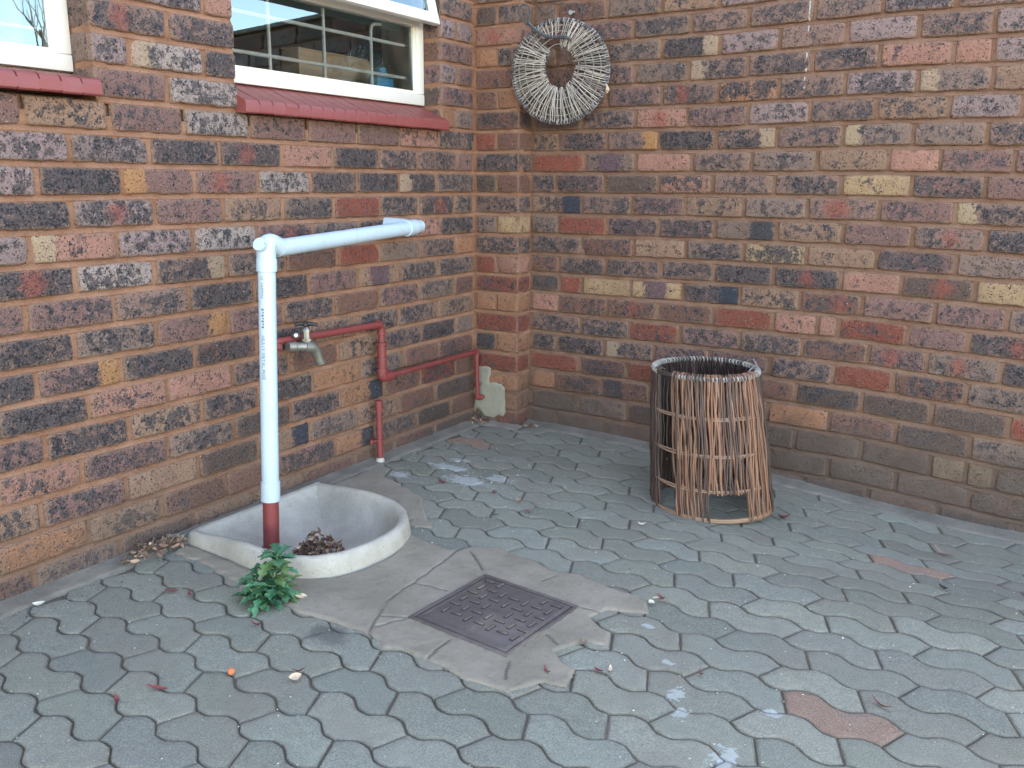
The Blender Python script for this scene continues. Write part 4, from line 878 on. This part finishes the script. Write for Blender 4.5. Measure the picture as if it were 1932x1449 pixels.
hoop('base_hoop', .010, .0050, .004, (.30, .17, .10)); hoop('hoop', .215, .0028, .006, (.30, .18, .12)); hoop('hoop', .46, .0030, .008, (.26, .16, .11)); hoop('hoop', .715, .0028, .006, (.28, .17, .12))
hoop('rim_hoop', .985, .0048, .003, (.06, .045, .04), k=3)
st = MB(); rnd = random.Random(5)
def stave(a, t0, t1, r, col, dr=0, wv_=.03, over=True):
    ph = rnd.uniform(0, 9); ts = [t0 + (t1 - t0) * i / 17 for i in range(18)]
    lean_ = rnd.uniform(-.04, .04) + (.05 if .0 < a < .9 else 0)
    pts = [bpt(a + lean_ * (t - .5) + wv_ * noise.noise(Vector((t * 3.1 + ph, ph, 0))) * 1.5 + .011 * noise.noise(Vector((t * 11, ph, 5))), t, dr + .007 * noise.noise(Vector((t * 6, ph, 4)))) for t in ts]
    rr_ = [r * (.8 + .35 * noise.noise(Vector((i * .7, ph, 8))) + .1) for i in range(18)]
    if over and t1 > .99:
        pts += [bpt(a + lean_ * .5, 1.006, dr + .001), bpt(a + lean_ * .5, 1.014, dr - .008), bpt(a + lean_ * .5, 1.005, dr - .018), bpt(a + lean_ * .5, .96, dr - .017)]; rr_ += [r * .95, r * .9, r * .85, r * .7]
    st.tube(pts, rr_, 6, col=col)
N = 205
for i in range(N):
    a = -math.pi + 2 * math.pi * (i + rnd.uniform(-.35, .35)) / N
    if -1.02 < a < -.62 and rnd.random() < .93: continue               # the bare gap at the left front
    front = abs(a) < 1.5
    t0, t1 = .0, 1.0
    if -.02 < a < .66 : t0 = rnd.choice((.20, .205, .21))               # broken away at the foot, right of centre
    if -.05 < a < .03 and rnd.random() < .5: t0 = 0
    if -1.2 < a < -1.02: t0 = rnd.choice((0, .22, 0))
    b = rnd.random()
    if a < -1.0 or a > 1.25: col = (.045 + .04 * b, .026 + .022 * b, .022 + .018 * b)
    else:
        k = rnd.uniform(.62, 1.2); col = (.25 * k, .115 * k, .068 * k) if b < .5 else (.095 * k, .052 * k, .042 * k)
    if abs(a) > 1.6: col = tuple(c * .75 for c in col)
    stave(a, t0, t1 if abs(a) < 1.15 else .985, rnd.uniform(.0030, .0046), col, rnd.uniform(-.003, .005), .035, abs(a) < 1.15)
for i in range(270):                                                # inner, darker layer and the back
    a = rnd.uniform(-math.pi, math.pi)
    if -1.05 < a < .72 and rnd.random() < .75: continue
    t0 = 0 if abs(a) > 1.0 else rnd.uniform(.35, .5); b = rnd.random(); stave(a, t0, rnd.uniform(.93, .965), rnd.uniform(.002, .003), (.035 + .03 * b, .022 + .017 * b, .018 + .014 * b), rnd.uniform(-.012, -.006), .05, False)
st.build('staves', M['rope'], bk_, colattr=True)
wr = MB()                                                           # binding round the rim
for i in range(92):
    a = 2 * math.pi * (i + rnd.uniform(-.3, .3)) / 92; g = rnd.uniform(.35, 1.1)
    if -1.05 < a - (2 * math.pi if a > math.pi else 0) < -.62: continue
    pts = [bpt(a + .03 * math.sin(q * 1.05) * .3, .990 + .016 * math.sin(q * 2 * math.pi / 8), .0095 * math.cos(q * 2 * math.pi / 8) - .002) for q in range(9)]
    wr.tube(pts, rnd.uniform(.0020, .0032), 5, col=(.42 * g, .37 * g, .33 * g))
wr.build('rim_binding', M['rope'], bk_, colattr=True)
m = MB(); m.tube([bpt(1.9, 1.0, -.004), bpt(1.2, .93, -.06), bpt(.75, .86, -.02)], .003, 6, col=(.42, .36, .32)); m.tube([bpt(2.2, 1.02), bpt(2.0, 1.045, .004), bpt(1.8, 1.03), bpt(1.6, 1.0)], .0035, 6, col=(.25, .23, .22)); m.build('loose_twig', M['rope'], bk_, colattr=True)

# ------------------------------------------------------------------ twig wreath on the wall
WC = Vector((.408, .002, 1.489)); wt = thing('twig_wreath', 'round pale woven twig ring hung high in the wall corner', 'wreath', tuple(WC)); phi = .2
ex = Vector((math.cos(phi), math.sin(phi), 0)); ez = Vector((0, 0, 1)); en = Vector((math.sin(phi), -math.cos(phi), 0)) * 1.0
def wpt(a, r, n_=0): return ex * (math.cos(a) * r) + ez * (math.sin(a) * r * .985) + en * n_
hole = Vector((0, .018))
def rad_in(a): return .066
def radial(a, f, n_=0, da=0):
    """f = 0 at the hole edge, 1 at the rim"""
    pi_ = ex * (math.cos(a + da) * .062) + ez * (math.sin(a + da) * .075 + .016); po = wpt(a, .193)
    return pi_.lerp(po, f) + en * (n_ + .011 * math.sin(math.pi * min(1, max(0, f))))
m = MB()
for q in range(4): m.tube([wpt(2 * math.pi * i / 72, .193 + .004 * math.cos(q * 1.6) + .002 * noise.noise(Vector((i * .3, q, 0))), .004 * math.sin(q * 1.6)) for i in range(73)], .0034, 6, col=(.06, .05, .05))
for i in range(104):
    a = 2 * math.pi * i / 104 + rnd.uniform(-.02, .02); g = rnd.uniform(.4, 1.3)
    m.tube([wpt(a + .004 * q, .193 + .0098 * math.cos(q * 2 * math.pi / 7), .0098 * math.sin(q * 2 * math.pi / 7)) for q in range(8)], .0021, 5, col=(.30 * g, .28 * g, .28 * g))
m.build('rim', M['rope'], wt, colattr=True)
m = MB()
for i in range(160):
    a = 2 * math.pi * (i + rnd.uniform(-.4, .4)) / 160; g = rnd.uniform(.45, 1.15); da = rnd.uniform(-.16, .16)
    if 1.5 < a < 2.25: 
        if rnd.random() < .55: continue
        f0 = rnd.uniform(.35, .6)
    else: f0 = rnd.uniform(-.03, .06)
    ph = rnd.uniform(0, 9); ly = rnd.choice((0, .006, .011))
    m.tube([radial(a + .05 * noise.noise(Vector((f * 2, ph, 0))), f, ly + .003 * noise.noise(Vector((f * 4, ph, 3))), da * (1 - f)) for f in [f0 + (1 - f0) * q / 6 for q in range(7)]], rnd.uniform(.0012, .0022), 5, col=(.46 * g, .40 * g, .35 * g))
for i in range(260):
    a = rnd.uniform(0, 2 * math.pi); g = rnd.uniform(.5, 1.1)
    if 1.6 < a < 2.2: continue
    m.tube([radial(a, f, -.012, .12 * math.sin(i) * (1 - f)) for f in (0, .25, .5, .75, 1)], .002, 5, col=(.07 * g, .06 * g, .055 * g))
m.build('radial_twigs', M['rope'], wt, colattr=True)
for f in (.12, .35, .6, .82):
    m = MB(); m.tube([radial(2 * math.pi * i / 60, f + .02 * noise.noise(Vector((i * .3, f, 0))), .004) for i in range(61)], .0022, 5, col=(.26, .22, .2)); m.build('binding_ring', M['rope'], wt, colattr=True)
m = MB(); m.tube([wpt(-.25, .19, .0), wpt(-.30, .205, .012), wpt(-.36, .212, .012), wpt(-.42, .214, .008)], [.002, .004, .009, .003], 6, col=(.55, .40, .27)); m.build('dry_leaf', M['leaf'], wt, colattr=True)
dk = (.045, .04, .042)
m = MB(); P = [(-.13, .175), (-.155, .20), (-.165, .235), (-.148, .255), (-.125, .245), (-.118, .215), (-.13, .185), (-.10, .155), (-.06, .13), (-.02, .12), (.02, .125), (.05, .11)]
m.tube(arc_path([ex * x + ez * z + en * (.03 + .006 * math.sin(i)) for i, (x, z) in enumerate(P)], .015, 3), .0032, 7, col=dk)
m.tube(arc_path([ex * x + ez * (z + .008) + en * .026 for x, z in P[6:]], .015, 3), .0026, 7, col=(.09, .12, .13))
m.build('dark_vine_loop', M['rope'], wt, colattr=True)
hw = MB(); hk = [(.235, .10, 1.775), (.27, .085, 1.73), (.30, .08, 1.722), (.34, .08, 1.74), (.335, .08, 1.765), (.31, .083, 1.768), (.305, .083, 1.745)]
hook = thing('hanging_wire', 'thin curled dark wire fixed to the bricks above the wreath', 'wire', (.40, .10, 1.72))
h0 = Vector((.40, .10, 1.72)); m = MB(); m.tube([Vector(p) - h0 for p in arc_path(hk, .02, 4)], .0016, 6, col=dk)
m.tube([Vector(p) - h0 for p in arc_path([(.33, .10, 1.79), (.36, .085, 1.757), (.44, .085, 1.752), (.452, .09, 1.735), (.45, .085, 1.70), (.44, .06, 1.672)], .02, 4)], .0016, 6, col=(.07, .07, .08)); m.build('wire', M['rope'], hook, colattr=True)
m = MB(); m.tube([(.008, .012, .008), (.01, -.022, .0)], .004, 8, col=(.35, .35, .36)); m.tube([(.01, -.022, 0), (.01, -.026, 0)], .009, 10, col=(.3, .32, .34)); m.build('nail', M['rope'], hook, colattr=True)

# ------------------------------------------------------------------ weed
WD = Vector((.548, -1.752, .004)); wd = thing('weed_plant', 'small green leafy weed growing from the paving beside the drain', 'weed', tuple(WD)); rw = random.Random(3)
def leaf(mb, base, dirh, up, L_, W_, curl, col, lobes=4):
    d = Vector((math.cos(dirh), math.sin(dirh), 0)); sN = Vector((-d.y, d.x, 0)); n = 12; vs = []; fs = []; p = Vector(base); ang = up
    for i in range(n + 1):
        t = i / n; w_ = W_ * (math.sin(math.pi * min(1, t * .92 + .06)) ** .7) * (.35 + .65 * sm(t * 2.2)) * (1 + .42 * math.sin(t * lobes * 2 * math.pi + .5) * (1 if t < .93 else 0))
        f_ = Vector((d.x * math.cos(ang), d.y * math.cos(ang), math.sin(ang))); upv = Vector((-d.x * math.sin(ang), -d.y * math.sin(ang), math.cos(ang)))
        tw = rw.uniform(-.0012, .0012)
        vs += [p + sN * w_ + upv * (w_ * .35 + tw), p + sN * w_ * .5 + upv * w_ * .1, p - upv * .0008, p - sN * w_ * .5 + upv * w_ * .1, p - sN * w_ + upv * (w_ * .35 - tw)]
        p = p + f_ * (L_ / n); ang -= curl / n
    for i in range(n):
        for k in range(4): q = i * 5 + k; fs.append((q, q + 1, q + 6, q + 5))
    mb.add(vs, fs, col=col)
stem = [Vector((0, 0, 0)), Vector((.004, .010, .035)), Vector((.010, .016, .070)), Vector((.013, .022, .100)), Vector((.012, .026, .120))]
G1 = [(.058, .20, .10), (.08, .25, .13), (.04, .15, .08), (.11, .29, .14), (.16, .27, .10)]
lm = MB()
for i in range(24):
    a = i * 2.4 + rw.uniform(-.3, .3); t = .25 + .75 * i / 24; k = min(3, int(t * 4)); b = stem[k].lerp(stem[k + 1], t * 4 - k) if t < 1 else stem[-1]
    leaf(lm, b, a, rw.uniform(.1, .75) + .55 * max(0, t - .7), rw.uniform(.045, .078) * (1 if t < .85 else .75), rw.uniform(.011, .017), rw.uniform(.3, 1.3), rw.choice(G1), rw.choice((3, 4, 5)))
subs = [(Vector((-.012, -.03, 0)), .045), (Vector((-.035, -.01, 0)), .055), (Vector((.03, -.012, 0)), .05), (Vector((.01, -.035, 0)), .03), (Vector((.035, .015, 0)), .045), (Vector((-.02, .02, 0)), .05)]
for c, hh in subs:
    for i in range(13):
        a = i * 2.4 + rw.uniform(-.4, .4); t = i / 13; leaf(lm, c + Vector((0, 0, hh * t)), a, rw.uniform(.15, 1.0), rw.uniform(.040, .075), rw.uniform(.008, .0135), rw.uniform(.5, 1.6), rw.choice(G1), rw.choice((3, 4)))
lm.build('leaves', M['weed'], wd, colattr=True, sharp=None)
m = MB(); m.tube(stem, [.0038, .0036, .0032, .0028, .002], 8, col=(.20, .27, .13))
for c, hh in subs: m.tube([c * .2, c * .8 + Vector((0, 0, hh * .4)), c + Vector((0, 0, hh))], [.003, .0026, .002], 6, col=(.17, .25, .12))
m.build('stems', M['weed'], wd, colattr=True)

# ------------------------------------------------------------------ dead leaves
def dead_leaf(mb, p, yaw, L_, W_, curl, roll, col, pitch=0):
    n = 6; vs = []; fs = []; Mx = Matrix.Translation(p) @ Euler((roll, pitch, yaw)).to_matrix().to_4x4()
    for i in range(n + 1):
        t = i / n; x = (t - .5) * L_; w_ = W_ * math.sin(math.pi * (t * .94 + .03)) ** .8; z = curl * L_ * (t - .5) ** 2 * 2
        vs += [Mx @ Vector((x, w_, z + w_ * .6)), Mx @ Vector((x, 0, z)), Mx @ Vector((x, -w_, z + w_ * .5))]
    for i in range(n):
        for k in range(2): q = i * 3 + k; fs.append((q, q + 1, q + 4, q + 3))
    mb.add(vs, fs, col=col)
BR_ = [(.28, .17, .11), (.36, .23, .15), (.19, .11, .08), (.50, .36, .25), (.24, .13, .095), (.14, .09, .065)]
rl = random.Random(21)
def pile(name, label, c, rx, ry, hh, n_, cat='leaf litter', size=(.012, .028), ang=0):
    m = MB(); zf = c[2]
    for i in range(n_):
        r = math.sqrt(rl.random()); a = rl.uniform(0, 2 * math.pi); u, v = r * math.cos(a) * rx, r * math.sin(a) * ry; x, y = c[0] + u * math.cos(ang) - v * math.sin(ang), c[1] + u * math.sin(ang) + v * math.cos(ang)
        z = zf + hh * (1 - r * r) * rl.uniform(.1, 1) + .003; g = rl.uniform(.7, 1.2); L_ = rl.uniform(*size)
        dead_leaf(m, Vector((x, y, z)), rl.uniform(0, 6.3), L_, L_ * rl.uniform(.15, .32), rl.uniform(-1, 1.6), rl.uniform(-.9, .9), tuple(q * g * 1.15 for q in rl.choice(BR_)), rl.uniform(-.5, .5))
    o = m.build(name, M['leaf'], None, colattr=True, sharp=None); tag(o, label, cat, kind='stuff'); return o
pile('leaf_litter', 'heap of crumpled brown leaves lying in the concrete drain basin', (.362, -1.372, -.062), .085, .055, .075, 340, size=(.012, .026), ang=.3)
pile('leaf_litter', 'scraps of leaf and grit packed round the pipe foot in the drain', (.235, -1.475, -.055), .045, .05, .02, 60, size=(.008, .018))
pile('leaf_litter', 'dry leaf scraps and old grass against the left end of the drain', (.055, -1.735, .012), .045, .10, .022, 110, size=(.012, .03), ang=0)
pile('leaf_litter', 'pale dry leaf scraps trapped in the corner at the pier foot', (.035, -.035, .010), .05, .045, .018, 60, size=(.012, .026))
pile('leaf_litter', 'few dry scraps at the foot of the pier, on its right side', (.27, .045, .004), .045, .03, .010, 36, size=(.010, .02))
tf = MB()
for i in range(90):
    a = rl.uniform(0, 6.3); r = rl.uniform(0, .028); p = Vector((.045 + r * math.cos(a), -1.665 + r * 1.3 * math.sin(a), .012)); d = Vector((rl.uniform(-1, 1), rl.uniform(-1, 1), rl.uniform(.0, 1.1))) * .022
    tf.tube([p, p + d * .6, p + d + Vector((0, 0, -.006))], [.0011, .0009, .0005], 4, col=rl.choice(((.42, .40, .24), (.30, .31, .16), (.5, .42, .3))))
o = tf.build('dry_tuft', M['leaf'], None, colattr=True); tag(o, 'small tuft of dried yellowish grass at the drain corner by the wall', 'dry tuft')
def fallen(x, y, yaw, L_, W_, col, label, curl=.8, roll=.2, pitch=0, dz=0.004):
    m = MB(); dead_leaf(m, Vector((0, 0, 0)), yaw, L_ * .85, W_ * .8, curl * .6, roll, col, pitch); o = m.build('fallen_leaf', M['leaf'], None, colattr=True, sharp=None); o.location = (x, y, gz(x, y) + dz); tag(o, label, 'dead leaf', 'dead leaves scattered on the paving')
RD, TN, DKR = (.20, .045, .045), (.60, .46, .32), (.12, .045, .04)
LV = [
 (1.409, -1.197, 2.6, .042, .006, RD, 'thin curled red leaf on the paving right of the cement apron'),
 (1.395, -1.205, .3, .022, .007, TN, 'pale curled scrap touching the thin red leaf right of the apron'),
 (1.446, -1.585, 2.0, .030, .006, TN, 'upright pale leaf standing below the cement apron corner'),
 (1.425, -1.60, 2.75, .038, .006, RD, 'red curved leaf lying under the upright pale leaf'),
 (1.327, -1.665, 2.5, .038, .005, RD, 'slim red leaf on the paving just below the apron'),
 (1.62, -1.49, 2.2, .030, .004, DKR, 'small dark red leaf sliver in the middle of the right paving'),
 (1.98, -1.40, 2.7, .060, .006, RD, 'long red leaf at the right edge of the picture bottom'),
 (1.335, -1.51, 1.2, .026, .012, (.16, .12, .09), 'dark folded leaf standing on the right corner of the apron'),
 (1.395, -1.235, .8, .020, .012, (.62, .55, .45), 'cream curled leaf at the tip of the cement apron'),
 (.72, -.94, 2.9, .050, .004, (.035, .015, .02), 'dark crumpled leaf above the drain on the far paving'),
 (.385, -.775, .1, .042, .008, RD, 'red leaf lying right behind the drain basin'),
 (.60, -.76, 1.2, .026, .008, DKR, 'dark leaf on the paving between drain and basket'),
 (.72, -.79, 2.5, .032, .010, (.30, .18, .11), 'brown curled leaf on the paving left of the basket'),
 (.80, -.86, 2.9, .034, .005, RD, 'bright red leaf sliver on the far paving'),
 (.30, -1.86, .55, .044, .007, DKR, 'dark twisted leaf on the paving left of the weed'),
 (.36, -1.85, 2.7, .040, .006, RD, 'red leaf between the drain and the left paving'),
 (.63, -1.865, .4, .042, .006, RD, 'crimson leaf on the paving in front of the weed'),
 (.61, -1.70, .9, .036, .011, TN, 'tan flat leaf beside the weed, on the cement'),
 (.88, -1.985, 1.0, .032, .014, (.66, .48, .34), 'pale orange leaf on the left paving below the apron'),
 (.865, -1.96, .8, .034, .004, DKR, 'dark red sliver next to the pale orange leaf'),
 (.66, -2.17, .55, .056, .006, RD, 'long red leaf in a joint of the lower left paving'),
 (.63, -2.245, 2.7, .040, .006, RD, 'red leaf below the long one, lower left paving'),
 (1.075, -.26, 1.8, .045, .018, (.32, .16, .10), 'brown leaf at the left foot of the basket'),
 (1.49, -.32, .4, .055, .018, (.24, .09, .08), 'reddish leaf at the right foot of the basket'),
 (1.15, -.74, .5, .032, .006, (.62, .55, .42), 'pale forked leaf scrap on the paving in front of the basket'),
 (1.98, -.27, 2.75, .075, .008, (.30, .15, .12), 'long curled leaf lying along the garden wall, far right'),
 (2.02, -.66, 2.6, .035, .010, (.05, .03, .03), 'dark scrap of leaf on the far right paving'),
 (.085, -2.09, .5, .040, .010, (.66, .62, .52), 'white dry leaf against the house wall at the far left'),
]
for (x, y, a, L_, W_, c_, lb) in LV: fallen(x, y, a, L_, W_, c_, lb, rl.uniform(.3, 1.3), rl.uniform(-.3, .5), rl.uniform(-.2, .2), .005)
m = MB(); m.tube([(0, 0, 0), (0, 0, .006), (0, 0, .012), (0, 0, .015)], [.005, .0085, .007, .002], 10, col=(.62, .19, .08)); o = m.build('berry', M['leaf'], None, colattr=True); o.location = (.745, -2.045, .002); tag(o, 'small orange berry on the lower left paving', 'berry')
# pale grit strewn over the paving: nobody could count it
gm = MB()
for i in range(1500):
    x, y = rl.uniform(.05, 2.4), rl.uniform(-2.6, .05)
    if i % 3 == 0: x, y = rl.gauss(.45, .25), rl.gauss(-.65, .2)
    if x < .05 or ins_gully(x, y, .3) or y > .05: continue
    s_ = rl.uniform(.0007, .0022) * (1.6 if rl.random() < .06 else 1); g = rl.uniform(.4, .8); z = gz(x, y) + .002; a = rl.uniform(0, 6.3)
    top = [(x + s_ * rl.uniform(.6, 1.3) * math.cos(a + k * 1.26), y + s_ * rl.uniform(.6, 1.3) * math.sin(a + k * 1.26), z) for k in range(5)]
    gm.add(top + [(x, y, z + s_ * .8)], [(k, (k + 1) % 5, 5) for k in range(5)], col=(g, g * .97, g * .92))
# brown crumbs gathered in the joints and along the walls
for i in range(1400):
    if i % 2: x, y = rl.uniform(0.07, .14), rl.uniform(-2.4, -.02)
    else:
        j = rl.randint(-8, 20); x = rl.uniform(.1, 2.3); y = lineY(j, x)
    if y > .02 or ins_gully(x, y, .3) : continue
    s_ = rl.uniform(.0008, .0026); g = rl.uniform(.5, 1.2); z = gz(x, y) + (.001 if i % 2 else -.003); c_ = rl.choice(((.10, .06, .045), (.20, .13, .09), (.05, .035, .03), (.35, .26, .18)))
    top = [(x + s_ * rl.uniform(.6, 1.5) * math.cos(k * 1.57), y + s_ * rl.uniform(.4, 1.3) * math.sin(k * 1.57), z) for k in range(4)]; gm.add(top + [(x, y, z + s_)], [(k, (k + 1) % 4, 4) for k in range(4)], col=tuple(q * g for q in c_))
o = gm.build('grit', M['stone'], None, colattr=True, sharp=None); tag(o, kind='stuff')

# ------------------------------------------------------------------ bare tree beyond the garden wall (it shows in the window panes)
tr = thing('tree', 'bare branching tree beyond the garden wall, mirrored in the left window pane', 'tree', (10.6, 4.4, 0)); rt_ = random.Random(9)
m = MB(); segs = []
def grow(p, d, L_, r, lvl):
    pts = [p]; 
    for i in range(4): d = (d + Vector((rt_.uniform(-1, 1), rt_.uniform(-1, 1), rt_.uniform(-.3, .6))) * .22).normalized(); p = p + d * L_ / 4; pts.append(p)
    m.tube(pts, [r, r * .92, r * .84, r * .76, r * .65], 6 if lvl < 2 else 4)
    if lvl < 5:
        for k in range(3 if lvl < 3 else 2): grow(pts[rt_.choice((2, 3, 4, 4))], (d + Vector((rt_.uniform(-1, 1), rt_.uniform(-1, 1), rt_.uniform(-.2, .9)))).normalized(), L_ * rt_.uniform(.6, .8), r * .55, lvl + 1)
grow(Vector((0, 0, -.3)), Vector((0, 0, 1)), 1.9, .13, 0)
m.build('trunk_and_branches', M['bark'], tr)
